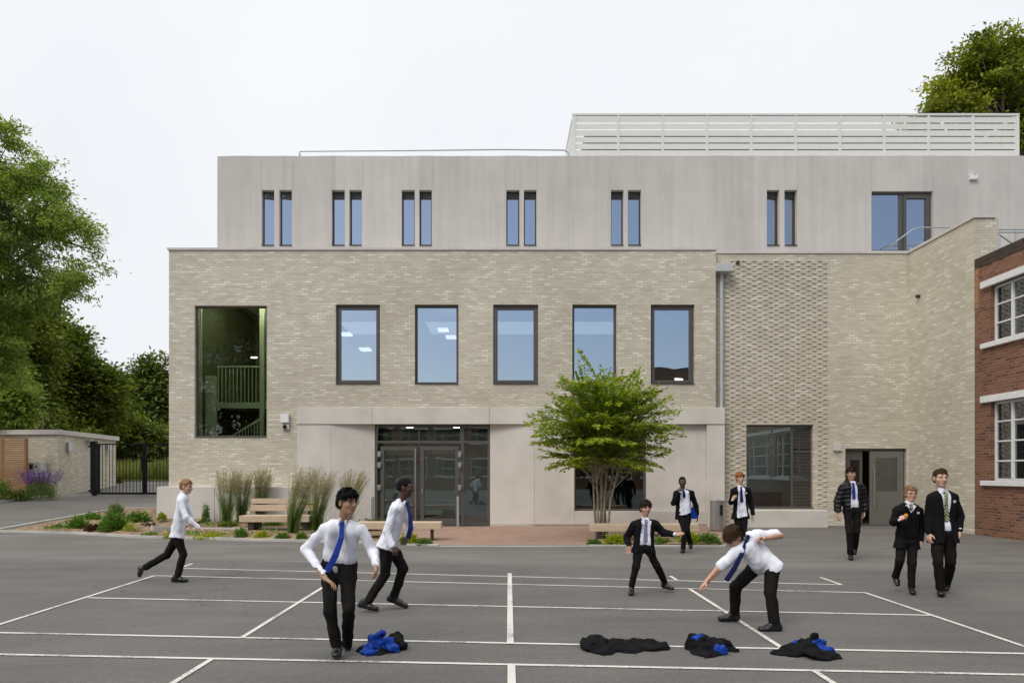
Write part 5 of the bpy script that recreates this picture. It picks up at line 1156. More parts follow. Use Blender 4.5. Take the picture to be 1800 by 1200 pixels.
    col[:, 1] = brow | iris | lash; col[:, 2] = fr3 & (np.abs(np.abs(a)-0.030) < 0.012) & (np.abs(c-0.003) < 0.0036) & ~iris & ~lash
    at = me.color_attributes.new('paint', 'FLOAT_COLOR', 'POINT'); at.data.foreach_set('color', col.ravel()); link('body', me, SK[skin], T)
    # hair
    Hf = Field(hc-0.17*h, hc+0.18*h, 0.0055); X, Yy, Z = Hf.grid(); x, y, z = X-hc[0], Yy-hc[1], Z-hc[2]
    u_, w2, v2 = (x*fr_[0]+y*fr_[1]+z*fr_[2])/h, (x*ff[0]+y*ff[1]+z*ff[2])/h, (x*fu[0]+y*fu[1]+z*fu[2])/h
    th_ = {'short': 0.010, 'crop': 0.005, 'mop': 0.018, 'curly': 0.015, 'fringe': 0.012}[hairstyle]
    Hf.ell(HP(0, -0.016, 0.032), R, ((0.0735+th_*0.45)*h, (0.091+th_*0.8)*h, (0.082+th_*1.45)*h), 0.01); Hf.ell(HP(0, -0.045, -0.02), R, ((0.062+th_*0.6)*h, (0.058+th_*0.7)*h, 0.06*h), 0.03)
    tuft = {'short': 6, 'crop': 0, 'mop': 16, 'curly': 24, 'fringe': 14}[hairstyle]; rr_ = np.random.default_rng(seed)
    for i in range(tuft):
        ph = rr_.uniform(0, 6.28); el_ = rr_.uniform(0.15, 1.5)
        if hairstyle in ('mop', 'fringe') and i < 8: ph = 1.57+(i-3.5)*0.3; el_ = 0.42
        b0 = HP(math.cos(ph)*0.078*math.cos(el_), math.sin(ph)*0.092*math.cos(el_)-0.014, 0.035+0.086*math.sin(el_)); Hf.ell(b0, R, (0.016*h, 0.016*h, 0.018*h), 0.012)
    hl = {'short': 0.056, 'crop': 0.060, 'mop': 0.044, 'curly': 0.052, 'fringe': 0.042}[hairstyle]
    line_ = np.where(w2 > 0.040, hl, np.where(w2 > 0.0, 0.018+0.3*w2, np.where(w2 > -0.028, 0.024, -0.052 if hairstyle != 'crop' else -0.035)))+0.004*np.sin(u_*260+seed)+0.004*np.sin(u_*110)
    Hf.v = np.maximum(Hf.v, ((line_-v2)*0.8*h).astype(np.float32)); wrinkle(Hf, 0.006 if hairstyle != 'crop' else 0.001, 80, seed, (1, 1, 0.4))
    me, HPt = Hf.mesh('hair0'); bpy.data.meshes.remove(me); hair_obj(HPt, hc, fr_, ff, fu, h, hairstyle, seed, Hf, HR[hair], T)
    # trousers
    tp = [hipA, hipB, j['knA'], j['knB'], j['anA'], j['anB'], j['pel']]; lo2 = np.min(tp, 0)-0.16; hi2 = np.max(tp, 0)+0.2
    Tr = Field(lo2, hi2, 0.0085)
    for sd_, hp in (('A', hipA), ('B', hipB)):
        kn, an = j['kn'+sd_], j['an'+sd_]
        Tr.cone(hp+V3(0,0,-0.01), kn, 0.080*s*fat, 0.060*s, 0.03); Tr.cone(kn, an+(an-kn)*0.02, 0.060*s, 0.053*s, 0.02)
    Tr.cone(hipA+up*0.01, hipB+up*0.01, 0.082*s, 0.082*s, 0.04)
    for q in (-1, 1): Tr.cone(j['pel']+hr*q*0.045*s+up*0.02, j['pel']+hr*q*0.045*s+up*0.075*s, 0.078*s*fat, 0.068*s*fat, 0.04)
    for sd_ in 'AB':   # cut the hems square
        kn, an = j['kn'+sd_], j['an'+sd_]; d = nrm_(an-kn); X, Yy, Z = Tr.grid(); t = (X-an[0])*d[0]+(Yy-an[1])*d[1]+(Z-an[2])*d[2]; far = (X-an[0])**2+(Yy-an[1])**2+(Z-an[2])**2
        Tr.v = np.where(far < 0.13**2, np.maximum(Tr.v, (t-0.012*s).astype(np.float32)), Tr.v)
    wrinkle(Tr, 0.005, 26, seed+3, (1, 1, 1)); wrinkle(Tr, 0.004, 70, seed+4, (1.3, 1.3, 0.6));     # shirt
    def torso(F_, g, hem_len, flare, sl, waist=0.0, k=0.05):
        nk = j['neck']; wv = 0.075*s*torso_w; r0 = 0.084*s*fat+g
        for q in (-1, 1):
            a0 = nk-up*0.115*s+r_*q*wv; b0 = j['pel']+up*0.10*s+r_*q*0.062*s; F_.cone(a0, b0, r0, r0*0.93-waist, k); F_.cone(b0, j['pel']-up*hem_len*s+hr*q*(0.066+flare*0.5)*s, r0*0.93-waist, r0*0.98+flare*s, k)
        for sd_ in 'AB':
            sh, el = j['sh'+sd_], j['el'+sd_]; wr = hd[sd_][0]; F_.cone(nk-up*0.06*s, sh-up*0.015*s, 0.048*s+g, 0.048*s+g, 0.035)
            if sl == 'long': F_.cone(sh-up*0.012*s, el, 0.049*s*fat+g, 0.042*s*fat+g, 0.03); F_.cone(el, wr-nrm_(wr-el)*(0.0 if g == 0 else 0.02), 0.042*s*fat+g, 0.032*s*fat+g*0.8, 0.02)
            else: e2 = sh+(el-sh)*0.82; F_.cone(sh-up*0.012*s, e2, 0.056*s*fat+g, 0.058*s*fat+g, 0.03)
    shp = [j[k_] for k_ in ('neck','shA','shB','elA','elB','pel')]+[hd['A'][0], hd['B'][0]]; lo3 = np.min(shp, 0)-0.26; hi3 = np.max(shp, 0)+0.20
    def local(F_):
        X, Yy, Z = F_.grid(); x, y, z = X-j['neck'][0], Yy-j['neck'][1], Z-j['neck'][2]
        return x*r_[0]+y*r_[1]+z*r_[2], x*fw[0]+y*fw[1]+z*fw[2], x*up[0]+y*up[1]+z*up[2]
    Sf = Field(lo3, hi3, 0.008); torso(Sf, 0.0, untuck, 0.028 if untuck >= 0.05 else 0, sleeves); precut = Sf.v.copy()
    U, Wd, Hh = local(Sf); Lt = np.linalg.norm(j['neck']-j['pel'])
    Sf.v = np.maximum(Sf.v, (-(Hh+Lt+(untuck if untuck >= 0.05 else -0.05)*s+(0.015*np.cos(U*18+1) if untuck >= 0.05 else 0))).astype(np.float32)) # shirt tails
    nk = j['neck']; Sf.cone(nk-up*0.05*s-fw*0.008*s, nk-up*0.006*s-fw*0.004, 0.063*s, 0.052*s, 0.008); Sf.cone(nk+up*0.03*s, nk+up*0.16*s+fw*0.01, 0.045*s, 0.05*s, 0.003, sub=True)
    # collar points
    for q in (-1, 1): Sf.cone(nk+r_*q*0.03*s+fw*0.045*s, nk+r_*q*0.035*s+fw*0.072*s-up*0.05*s, 0.012*s, 0.006*s, 0.004)
    wrinkle(Sf, 0.006, 28, seed+5, (1, 1, 0.8)); wrinkle(Sf, 0.0055, 68, seed+6, (1.4, 1.4, 0.5))
    Bf = None
    if top in ('blazer', 'puffer'):
        g = 0.013 if top == 'blazer' else 0.030; Bf = Field.__new__(Field); Bf.ax = Sf.ax; Bf.v = np.full_like(Sf.v, 1.0); torso(Bf, g, hem, 0.028 if top == 'blazer' else -0.01, 'long', k=0.05)
        wrinkle(Bf, 0.006, 24, seed+9); wrinkle(Bf, 0.004, 60, seed+10, (1.2,1.2,.6)); X, Yy, Z = Bf.grid(); keep = (Hh > -0.06*s)
        for q in 'AB': w0 = hd[q][0]; keep = keep | ((X-w0[0])**2+(Yy-w0[1])**2+(Z-w0[2])**2 < 0.06**2)
        Sf.v = np.where(keep, Sf.v, np.maximum(Sf.v, Bf.v+0.007)).astype(np.float32)
    ixs = []      # trim the trousers inside the shirt
    for k_ in range(3): ixs.append(np.clip(np.searchsorted(Sf.ax[k_], Tr.ax[k_]+0.004)-1, 0, len(Sf.ax[k_])-1))
    smp = precut[np.ix_(*ixs)].copy()
    for k_ in range(3):
        out_ = (Tr.ax[k_] < Sf.ax[k_][0]) | (Tr.ax[k_] > Sf.ax[k_][-1]); sh_ = [1, 1, 1]; sh_[k_] = -1; smp = np.where(out_.reshape(sh_), 1.0, smp)
    if untuck >= 0.05:
        X, Yy, Z = Tr.grid(); HT = (X-j['neck'][0])*up[0]+(Yy-j['neck'][1])*up[1]+(Z-j['neck'][2])*up[2]
        near = (HT > -(Lt+(untuck-0.02 if trim is None else trim)*s)) & (smp < (0.03 if trim is None else 0.005)); Tr.v = np.where(near, np.maximum(Tr.v, smp+0.012), Tr.v).astype(np.float32)
    me, _ = Tr.mesh('trousers'); link('trousers', me, M['trouser'], T)
    base_v = Sf.v.copy()
    me, _ = Sf.mesh('shirt'); link('shirt', me, M['shirt'], T)
    def shell_(): pass
    def shell(name, mat, mask, off, v0=None, ax=Sf):
        Q = Field.__new__(Field); Q.ax = ax.ax; Q.v = np.maximum((ax.v if v0 is None else v0)-off, mask).astype(np.float32); me, P2 = Q.mesh(name)
        if len(P2): return link(name, me, mat, T)
    if tie and tie[1] == 'flat':
        L_ = tie[2] if len(tie) > 2 else 0.40; tw = 0.013+0.020*np.clip(-Hh/(L_*s), 0, 1); knot = (np.abs(U) < 0.02) & (Hh > -0.05*s)
        mask = np.maximum(np.maximum(np.abs(U)-tw*s*1.15-np.where(knot, 0.006, 0), -Wd+0.02), np.maximum(Hh+0.018*s, -(Hh+L_*s)+np.abs(U)*0.9)); shell('tie', M[tie[0]], mask, 0.012)
    if tie and tie[1] == 'swing':
        a0 = nk+fw*0.075*s-up*0.02*s; pts = [a0]+[V3(wx(p[0], Y+p[2]), Y+p[2], wz(p[1], Y+p[2])) for p in tie[2]]; Q = Field(np.min(pts, 0)-0.08, np.max(pts, 0)+0.08, 0.005)
        for i in range(len(pts)-1):
            d = nrm_(pts[i+1]-pts[i]); sv = nrm_(np.cross(d, V3(0, 1, 0.2))) if abs(d[1]) < 0.9 else V3(1,0,0)
            w0 = 0.012+0.022*i/len(pts); w1 = 0.012+0.022*(i+1)/len(pts)
            for q in np.linspace(-1, 1, 5): Q.cone(pts[i]+sv*q*w0*s, pts[i+1]+sv*q*w1*s*(0.8 if i == len(pts)-2 else 1), 0.007, 0.007, 0.008)
        Q.ell(a0, [r_, fw, up], (0.02*s, 0.016*s, 0.022*s), 0.01); me, _ = Q.mesh('tie'); link('tie', me, M[tie[0]], T)
    if 'jumper' in extras:
        mk = np.maximum(-(Hh+Lt+0.05*s), np.maximum(np.abs(U)-0.15*s, (Hh+0.05*s+1.6*np.maximum(0, 0.075*s-np.abs(U)-0.0)))); shell('jumper', M['jumper'], mk, 0.011)
    # blazer / jacket
    if top in ('blazer', 'puffer'):
        U2, W2, H2 = local(Bf); Lt2 = Lt+hem*s
        Bf.v = np.maximum(Bf.v, (-(H2+Lt2)).astype(np.float32))
        if top == 'puffer':
            X, Yy, Z = Bf.grid(); Bf.v += (0.0055*np.cos((H2+0.012*np.sin(U2*16)+0.01*np.sin(W2*20))*2*math.pi/0.08)).astype(np.float32)
            Bf.cone(nk-up*0.02*s-fw*0.02, nk+up*0.035*s-fw*0.035, 0.075*s, 0.07*s, 0.02); Bf.ell(nk-fw*0.09*s-up*0.03, [r_, fw, up], (0.11*s, 0.05*s, 0.09*s), 0.03)
            Bf.cone(nk-up*0.03*s+fw*0.02, nk+up*0.16*s+fw*0.03, 0.052*s, 0.062*s, 0.008, sub=True)
        else:
            Bf.cone(nk-up*0.03*s+fw*0.01, nk+up*0.12*s+fw*0.02, 0.058*s, 0.075*s, 0.006, sub=True)
        o = opening or (0.085, 0.30, 0.0, 0.03)          # (half width at chest top, V depth, width at/below V end, spread at the hem)
        tV = np.clip(-H2/(o[1]*s), 0, 1); tH = np.clip((-H2-o[1]*s)/max(Lt2-o[1]*s, 0.05), 0, 1)
        ow = (o[0]*(1-tV)**0.8+o[2]*tV)*s+tH*o[3]*s; ow = np.where(H2 > -0.03*s, np.minimum(ow, 0.06*s), ow); cx_ = (o[4] if len(o) > 4 else 0)*s
        lap = (np.abs(U2-cx_) < ow+0.045*s*(1-tV*0.6)) & (W2 > 0) & (tV < 0.97) & (H2 < -0.01)
        Bf.v -= np.where(lap & (top == 'blazer'), 0.006, 0).astype(np.float32)
        cut = np.maximum(-(ow-np.abs(U2-cx_)), -W2+0.01*s); Bf.v = np.maximum(Bf.v, -cut.astype(np.float32))
        keep_v = Bf.v.copy(); me, _ = Bf.mesh('blazer' if top == 'blazer' else 'padded_jacket'); link('blazer' if top == 'blazer' else 'padded_jacket', me, M['blazer' if top == 'blazer' else 'puffer'], T)
        if 'crest' in extras:
            hx, hz = 0.098*s, -0.155*s; zig = 0.006*np.sin(U2*300)
            mk = np.maximum(np.maximum(np.abs(U2-hx)-0.026*s, np.abs(H2-hz+zig)-0.017*s), -W2+0.03); Q = Field.__new__(Field); Q.ax = Bf.ax; Q.v = np.maximum(Bf.v-0.007, mk).astype(np.float32); me, P2 = Q.mesh('crest')
            if len(P2): link('crest', me, M['crest'], T)
    # shoes
    for sd_ in 'AB':
        an, to = j['an'+sd_], j['to'+sd_]; he = j.get('he'+sd_); fdir = nrm_(to-an)
        if he is None:
            flat = to-an; flat[2] = 0; flat = nrm_(flat); he = an-flat*0.035*s; he[2] = to[2]
        ln = nrm_(to-he); toe = he+ln*max(np.linalg.norm(to-he), 0.16*s); ank_ = V3(*an); 
        Q = Field(np.min([he, toe, an], 0)-0.1, np.max([he, toe, an], 0)+0.1, 0.0055); upv = nrm_(V3(0,0,1)-ln*ln[2]); sv = np.cross(ln, upv)
        hh = he+upv*0.036*s; tt = toe-ln*0.03*s+upv*0.027*s; md_ = hh+(tt-hh)*0.62
        Q.cone(hh+ln*0.012, md_+upv*0.006, 0.037*s, 0.040*s, 0.01)
        for q in (-0.012, 0.012): Q.cone(md_+sv*q*s, tt+sv*q*0.7*s, 0.037*s, 0.029*s, 0.012)
        Q.cone(hh+ln*0.02+upv*0.01, hh+ln*0.02+upv*0.045*s+(ank_-hh)*0.25, 0.036*s, 0.036*s, 0.02); Q.cone(hh+(ank_-hh)*0.4, ank_, 0.036*s, 0.038*s, 0.02); Q.cone(ank_-ln*0.005, md_+upv*0.012*s, 0.034*s, 0.034*s, 0.02)
        X, Yy, Z = Q.grid(); t = (X-he[0])*upv[0]+(Yy-he[1])*upv[1]+(Z-he[2])*upv[2]; Q.v = np.maximum(Q.v, (0.0-t).astype(np.float32))
        me, _ = Q.mesh('shoe'); so_ = link('shoe', me, M['shoe'], T)
    if 'glasses' in extras:
        mb = MB()
        for q in (-1, 1):
            pts = [HP(q*0.031+0.023*math.cos(t), 0.094, 0.002+0.017*math.sin(t)) for t in np.linspace(0, 2*math.pi, 15)]; mb.tube([tuple(p) for p in pts], 0.0022*s, 5)
            mb.tube([tuple(HP(q*0.054, 0.092, 0.006)), tuple(HP(q*0.078, 0.05, 0.006)), tuple(HP(q*0.080, -0.01, 0.004))], 0.002*s, 5)
        mb.tube([tuple(HP(-0.009, 0.095, 0.006)), tuple(HP(0.009, 0.095, 0.006))], 0.002*s, 5); mb.build('spectacles', M['spec'], T)
    if 'badge' in extras:
        p = j['pel']+up*0.02+fw*0.105*s-r_*0.01; Q = Field(p-0.1, p+0.1, 0.006); Q.ell(p-up*0.03, [r_, fw, up], (0.03, 0.008, 0.042), 0.005); me, _ = Q.mesh('id_card'); link('id_card', me, M['badge'], T)
    if 'buttons' in extras:
        pass
    return T, j, dict(r=r_, f=fw, up=up, HP=HP, hd=hd)
exec_people = True
def held(name, label, cat, c, ax, rad, mat):
    T = tag(bpy.data.objects.new(name, None), label, cat); COL.objects.link(T); T.location = tuple(c)
    Q = Field(c-0.08, c+0.08, 0.004); Q.ell(c, [nrm_(V3(*a)) for a in ax], rad, 0.01); Q.ell(c+V3(0.012, 0, 0.014), [nrm_(V3(*a)) for a in ax], tuple(x*0.7 for x in rad), 0.01); wrinkle(Q, 0.002, 150, 3); me, _ = Q.mesh('snack_piece'); link('snack_piece', me, M[mat], T)
# -- runner on the far left
person('fair haired boy in untucked white shirt running at the far left', 10.31, dict(head=(328,855,0), neck=(323,868,0), shA=(318,879,-0.14), shB=(321,877,0.14), elA=(327,909,-0.20), haA=(355,931,-0.14), elB=(337,905,0.2), haB=(338,922,0.12),
    pel=(312,938,0), knA=(322,973,-0.06), anA=(312,1013,-0.07), toA=(331,1022,-0.07), heA=(303,1022,-0.07), knB=(294,974,0.07), anB=(256,996,0.1), toB=(247,1015,0.1), heB=(253,999,0.1)),
    0.90, 90, 'pale', 'fair', face=85, untuck=0.05, fat=1.1, hairstyle='short', seed=11, pitch=8, hand={'A': dict(pn=(0,0,-1), curl=0.3), 'B': dict(pn=(0,-1,-.3), curl=0.5)})
# -- boy in front with blue tie
person('black haired boy in glasses and loose royal blue tie running in front', 6.06, dict(head=(611,883,-0.05), neck=(604,916,0.0), shA=(571,927,0.03), shB=(635,927,0.02), elA=(537,966,0.10), haA=(580,1022,-0.22), elB=(655,968,0.05), haB=(661,1002,-0.20),
    pel=(596,992,0.12), knA=(580,1074,-0.05), anA=(592,1134,0.0), toA=(590,1157,-0.12), heA=(593,1152,0.05), knB=(613,1070,-0.08), anB=(610,1133,0.28), toB=(606,1156,0.22), heB=(611,1131,0.36)),
    0.92, 15, 'tan', 'black', face=52, tie=('tie_royal', 'swing', [(600,945,-0.10), (590,975,-0.13), (575,1004,-0.13)]), untuck=0.0, hs=1.03, fat=1.13, hairstyle='mop', seed=22, extras=('glasses', 'badge'), tilt=-4, hips_yaw=5,
    hand={'A': dict(dir=(0.8,-0.3,-0.45), pn=(0,-0.3,-1), curl=0.35), 'B': dict(dir=(0.1,-0.5,-0.7), pn=(-1,0,0), curl=0.6)})
# -- boy behind him
person('short haired boy in white shirt bounding rightwards behind the front boy', 8.13, dict(head=(713,857,0), neck=(705,882,0.0), shA=(693,893,-0.15), shB=(706,889,0.15), elA=(680,934,-0.20), haA=(693,966,-0.26), elB=(722,925,0.2), haB=(712,950,0.08),
    pel=(683,955,0), knA=(678,1008,-0.04), anA=(646,1058,-0.06), toA=(665,1074,-0.08), heA=(631,1067,-0.05), knB=(708,998,0.08), anB=(693,1048,0.15), toB=(716,1069,0.15), heB=(681,1056,0.15)),
    0.97, 78, 'dark', 'black', face=84, untuck=0.06, fat=1.08, hairstyle='crop', seed=33, pitch=4, tie=('tie_navy', 'swing', [(721,905,-0.05), (722,928,-0.07), (717,945,-0.06)]), hand={'A': dict(pn=(0.3,0,-1), curl=0.8)})
# -- small boy in blazer, legs apart
person('small boy in open blazer crouching sideways with one palm out', 9.2, dict(head=(1135,893,0), neck=(1134,913,0), shA=(1115,921,0), shB=(1153,921,0.02), elA=(1102,944,0.10), haA=(1106,966,-0.05), elB=(1166,936,0.02), haB=(1192,938,-0.16),
    pel=(1131,962,0), knA=(1118,995,-0.04), anA=(1110,1029,0.02), toA=(1108,1046,-0.12), heA=(1111,1043,0.08), knB=(1154,993,0.05), anB=(1168,1022,0.24), toB=(1184,1037,0.14), heB=(1165,1033,0.30)),
    0.82, 5, 'light', 'dkbrown', face=10, top='blazer', tie=('tie_blue_striped', 'flat', 0.40), opening=(0.085, 0.10, 0.072, 0.03), untuck=0.03, hairstyle='mop', seed=44, hem=0.09,
    hand={'A': dict(pn=(0,-1,0), curl=0.5, dir=(-0.2,-0.3,-0.9)), 'B': dict(dir=(0.97,-0.2,0.1), pn=(0,-0.6,0.8), curl=0.1)})
# -- walking boy with hand at mouth
R5 = person('boy in open blazer with blue lining walking, one hand at his mouth', 14.04, dict(head=(1199.5,847,0), neck=(1200,861,0), shA=(1189,866,0), shB=(1215,866,0.02), elA=(1184,884,-0.06), haA=(1196,861,-0.17), elB=(1223,888,0.08), haB=(1226,909,0.04),
    pel=(1202,899,0), knA=(1203,932,-0.08), anA=(1201,963,0.0), toA=(1198,971,-0.12), heA=(1202,970,0.08), knB=(1208,930,-0.02), anB=(1214,956,0.30), toB=(1214,966,0.20), heB=(1214,954,0.36)),
    0.94, 0, 'dark', 'black', face=-8, top='blazer', opening=(0.095, 0.12, 0.10, 0.06, 0.015), untuck=0.05, hairstyle='crop', seed=55, extras=('crest',), hem=0.16, tie=('tie_navy', 'flat', 0.2),
    hand={'A': dict(dir=(0.25,0.1,0.9), pn=(0.2,1,0), curl=0.9), 'B': dict(pn=(-1,0,0), curl=0.4)})
Y5 = 14.0; mb = MB(); c5 = [(1212,893),(1215,889),(1219,895),(1227,908),(1221,911),(1213,911)]; d5 = [-0.10,-0.10,-0.07,-0.02,-0.05,-0.09]
for dz_ in (0, 0.012): mb.v += [(wx(p,Y5), Y5+d+dz_, wz(q,Y5)) for (p, q), d in zip(c5, d5)]
mb.f = [(5,4,3,2,1,0),(6,7,8,9,10,11)]+[(i,(i+1)%6,6+(i+1)%6,6+i) for i in range(6)]; mb.build('jacket_lining', M['lining'], R5[0])
# -- ginger boy
R6 = person('ginger haired boy in blazer eating a snack beside the steel bin', 14.5, dict(head=(1301,840,0), neck=(1301,856,0), shA=(1289,861,0), shB=(1315,861,0), elA=(1285,883,-0.04), haA=(1290,875,-0.20), elB=(1321,888,0.03), haB=(1324,909,-0.04),
    pel=(1302,903,0), knA=(1299,936,-0.03), anA=(1297,959,0.0), toA=(1296,966.5,-0.13), heA=(1297,966,0.08), knB=(1307,936,-0.02), anB=(1309,959,0.03), toB=(1310,966.5,-0.1), heB=(1309,966,0.1)),
    0.98, 0, 'pale', 'ginger', face=5, top='blazer', tie=('tie_navy', 'flat', 0.36), opening=(0.085, 0.14, 0.07, 0.05), untuck=0.06, hairstyle='fringe', seed=66, extras=('crest',), hem=0.10,
    hand={'A': dict(dir=(0.4,-0.4,0.75), pn=(0.6,0.5,-.3), curl=0.9), 'B': dict(pn=(-1,0,0), curl=0.5)})
held('snack', 'small pale snack held by the ginger haired boy', 'food', V3(wx(1292,14.25), 14.25, wz(871.5,14.25)), [(1,0,0.3),(0,1,0),(-.3,0,1)], (0.035,0.015,0.014), 'bread')
# -- bending boy
person('boy in white short sleeved shirt bending low to touch the ground', 7.3, dict(head=(1290,944,-0.10), neck=(1306,946,-0.06), shA=(1296,966,-0.14), shB=(1327,938,0.10), elA=(1262,1000,-0.16), haA=(1236,1028,-0.20), elB=(1371,941,0.12), haB=(1338,946,-0.10),
    pel=(1345,992,0.0), knA=(1293,1030,0.12), anA=(1291,1075,0.24), toA=(1262,1091,0.26), heA=(1297,1091,0.26), knB=(1354,1041,-0.16), anB=(1361,1092,-0.20), toB=(1332,1110,-0.2), heB=(1371,1110,-0.2)),
    0.99, -60, 'light', 'brown', face=-70, sleeves='short', untuck=0.05, trim=0.02, hairstyle='mop', seed=77, pitch=48, torso_w=1.0, fat=1.06, hips_yaw=-55, tie=('tie_navy', 'swing', [(1303,975,-0.20), (1290,1000,-0.22), (1277,1019,-0.22)]),
    hand={'A': dict(pn=(1,0,-0.4), curl=0.35), 'B': dict(dir=(-1,-0.3,0.05), pn=(0,-.5,-1), curl=0.8)})
# -- puffer jacket
person('dark haired boy in black padded jacket and blue tie by the open door', 12.9, dict(head=(1496,832.5,0), neck=(1497,849,0), shA=(1482,856,0), shB=(1513,856,0), elA=(1473,881,0.03), haA=(1473,908,-0.04), elB=(1520,880,0.03), haB=(1519,905,-0.04),
    pel=(1498,896,0), knA=(1493,935,-0.10), anA=(1495,973,-0.02), toA=(1495.5,983.5,-0.14), heA=(1495.5,982,0.08), knB=(1506,934,-0.02), anB=(1502,964,0.28), toB=(1502,976,0.2), heB=(1502,963,0.34)),
    1.0, 0, 'light', 'dkbrown', face=3, top='puffer', tie=('tie_royal', 'flat', 0.34), opening=(0.05, 0.2, 0.062, 0.03), untuck=0.0, hairstyle='fringe', seed=88, hem=0.04, hand={'A': dict(pn=(1,0.2,0), curl=0.5), 'B': dict(pn=(-1,0.2,0), curl=0.7)})
# -- shorter boy with glasses
R9 = person('short curly haired boy in glasses and black jumper holding an orange snack', 9.26, dict(head=(1601.5,868,0), neck=(1597,886,0), shA=(1578,895,0), shB=(1614,896,0.02), elA=(1571,917,0.0), haA=(1586,910,-0.24), elB=(1619,926,0.05), haB=(1618,957,-0.02),
    pel=(1594,951,0), knA=(1582,984,-0.05), anA=(1574,1013,0.16), toA=(1578,1031,0.10), heA=(1573,1014,0.24), knB=(1603,988,-0.06), anB=(1602,1030,-0.02), toB=(1606,1044,-0.13), heB=(1602,1042,0.07)),
    0.87, -5, 'pale', 'blond', face=-12, top='blazer', tie=('tie_striped', 'flat', 0.12), opening=(0.10, 0.06, 0.085, 0.02, 0.0), untuck=0.0, hairstyle='curly', seed=99, extras=('glasses', 'jumper', 'crest'), hem=0.11,
    hand={'A': dict(dir=(0.75,-0.3,0.5), pn=(0.3,0.4,-.5), curl=0.9), 'B': dict(pn=(-1,0,0), curl=0.4)})
held('snack', 'small orange snack held by the short boy in glasses', 'food', V3(wx(1590,9.0), 8.97, wz(906,8.97)), [(1,0,-0.5),(0,1,0),(.5,0,1)], (0.03,0.013,0.02), 'orange')
# -- tall boy
person('tallest boy in buttoned blazer with yellow striped tie at right', 9.13, dict(head=(1653.5,840.5,0), neck=(1656,864,0), shA=(1639,874,0), shB=(1676,873,0.02), elA=(1632,908,0.03), haA=(1633,944,-0.06), elB=(1687,908,0.03), haB=(1686,941,-0.06),
    pel=(1657.5,938,0), knA=(1649,989,-0.09), anA=(1653,1034,-0.03), toA=(1654.5,1047.5,-0.16), heA=(1654,1046,0.06), knB=(1671,987,-0.02), anB=(1664,1026,0.26), toB=(1663,1040,0.18), heB=(1664,1026,0.34)),
    1.03, 0, 'pale', 'brown', face=-8, top='blazer', tie=('tie_striped', 'flat', 0.42), opening=(0.072, 0.34, 0.028, 0.035), untuck=0.03, hairstyle='short', seed=110, extras=('crest',), hem=0.11,
    hand={'A': dict(pn=(1,0.3,0), curl=0.6), 'B': dict(pn=(-1,0.3,0), curl=0.6)})
# ================================================================== jackets dropped on the ground
def coat(label, prims, lin, seed, Y, amp=0.0):
    """prims: (px, py, w, h, dY, z, tilt) folds of cloth read off the photograph, lying on the ground"""
    r = np.random.default_rng(seed); xs_ = [wx(a[0], Y) for a in prims]; T = thing('dropped_blazer', label, 'jacket', (sum(xs_)/len(xs_), Y, 0.004), 'jackets dropped on the court')
    lo = V3(min(xs_)-0.3, Y-0.35, -0.03); hi = V3(max(xs_)+0.3, Y+0.35, 0.4)
    def grow(L, k, nr):
        Q = Field(lo, hi, 0.0055)
        for a in L:
            a = tuple(a)+(0.0,)*(7-len(a)); c = V3(wx(a[0], Y+a[4]), Y+a[4], a[5]); w_ = a[2]*Y/F; h_ = a[3]*0.8; ct, st = math.cos(a[6]), math.sin(a[6]); dp = 0.15 if w_ > 0.09 else w_*0.8
            Q.ell(c, [(ct,0,st),(0,1,0),(-st,0,ct)], (w_, dp, h_), k)
            for i in range(nr):          # ridges of cloth running over the hump
                al = r.uniform(-0.7, 0.7)+(0 if i % 2 else 0.5); o = r.uniform(-0.6, 0.6); p = []
                for t in (-0.95, -0.3, 0.35, 0.95):
                    u_ = t*math.cos(al)-o*math.sin(al); v_ = t*math.sin(al)+o*math.cos(al)+r.uniform(-.12, .12); q = max(0.0, 1-u_*u_-v_*v_)**0.5
                    p.append(c+V3(ct,0,st)*u_*w_+V3(0,1,0)*v_*dp+V3(-st,0,ct)*(q*h_))
                rr = r.uniform(0.009, 0.016)
                for i_ in range(3): Q.cone(p[i_], p[i_+1], rr*(0.6 if i_ == 0 else 1), rr*(0.5 if i_ == 2 else 1), 0.018)
        wrinkle(Q, 0.007, 30, seed); wrinkle(Q, 0.006, 62, seed+1, (1.5, 0.6, 1)); _, _, Z = Q.grid(); Q.v = np.maximum(Q.v, (0.005-Z).astype(np.float32)); return Q
    me, _ = grow(prims, 0.03, 4).mesh('outer_cloth'); link('outer_cloth', me, M['blazer'], T)
    if lin: QL = grow(lin, 0.010, 7); wrinkle(QL, 0.012, 58, seed+7, (1.6, 0.5, 0.8)); me, _ = QL.mesh('lining'); link('lining', me, M['lining'], T)
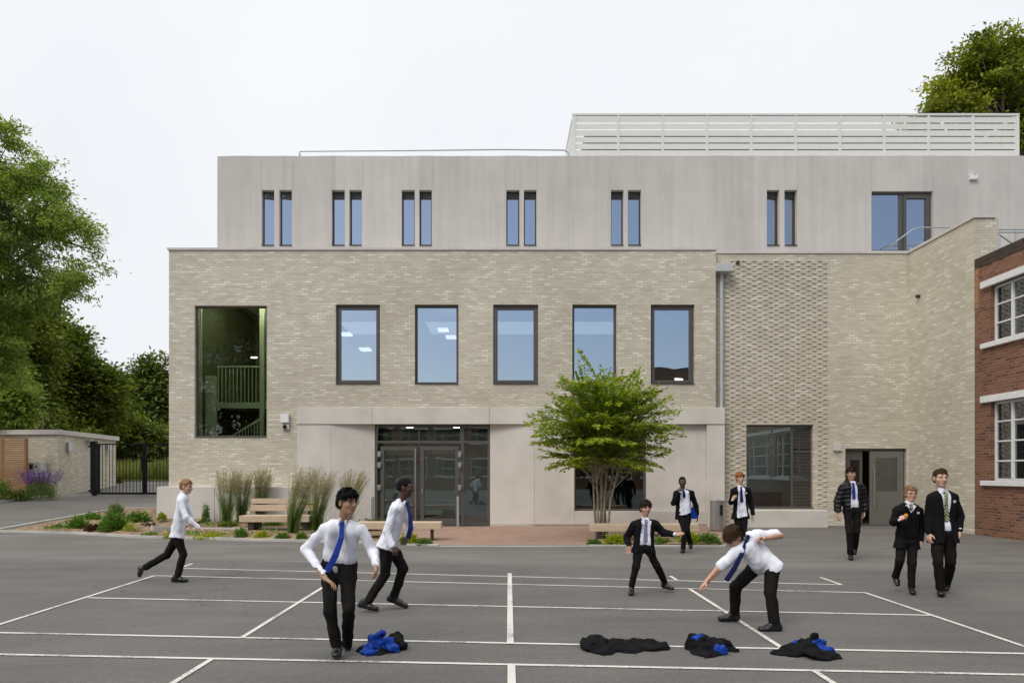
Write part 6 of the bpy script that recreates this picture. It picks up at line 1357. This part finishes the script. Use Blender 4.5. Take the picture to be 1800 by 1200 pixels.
coat('dropped blazer turned mostly blue lining out by the front boy\'s feet', [(694,1135,17,0.10,0.05,0.05,-0.3),(705,1135,10,0.06,-0.03,0.03,-0.5),(660,1143,26,0.04,-0.10,0.0),(640,1143,12,0.025,-0.1,0.01),(675,1140,24,0.06,0.08,0.02)],
     [(664,1130,14,0.12,-0.03,0.05,0.3),(680,1132,16,0.085,-0.05,0.05,-0.35),(652,1142,18,0.045,-0.10,0.02),(690,1140,12,0.04,-0.12,0.03,-0.5),(672,1120,8,0.04,0.0,0.13)], 5, 6.38)
coat('flat all black dropped blazer, leftmost of the right hand three', [(1035,1130,17,0.07,0.0,0.03,-0.1),(1053,1125,20,0.085,0.05,0.04,-0.5),(1060,1142,22,0.04,-0.1,0.01),(1085,1136,22,0.06,0.0,0.02),(1110,1135,24,0.055,0.03,0.02),(1140,1136,26,0.055,0.02,0.02,0.05),(1165,1139,14,0.04,-0.02,0.015),(1108,1148,16,0.02,-0.12,0.0)], [], 9, 6.40)
coat('rounded heap of black blazer with a little blue lining showing', [(1218,1138,15,0.11,0.03,0.04),(1235,1140,20,0.12,0.0,0.04,-0.2),(1255,1145,20,0.09,-0.04,0.03,-0.45),(1272,1145,16,0.07,0.02,0.03,-0.4),(1288,1152,12,0.03,-0.05,0.0),(1240,1152,26,0.05,-0.12,0.0)],
     [(1262,1150,9,0.055,-0.155,0.03,-0.3),(1228,1124,11,0.016,0.0,0.115),(1268,1156,7,0.03,-0.15,0.02)], 14, 6.34)
coat('spread black blazer with a blue triangle of lining, furthest right', [(1370,1157,16,0.03,-0.02,0.0),(1390,1150,22,0.07,0.0,0.02,0.3),(1415,1145,22,0.10,0.04,0.03,0.2),(1432,1135,9,0.10,0.08,0.08),(1440,1160,30,0.05,-0.12,0.01,-0.3),(1462,1166,16,0.035,-0.16,0.01,-0.2),(1448,1155,20,0.04,0.0,0.01)],
     [(1440,1142,13,0.085,0.02,0.05,-0.4),(1454,1150,14,0.05,-0.03,0.02,-0.4),(1402,1138,10,0.02,0.06,0.07)], 19, 6.22)
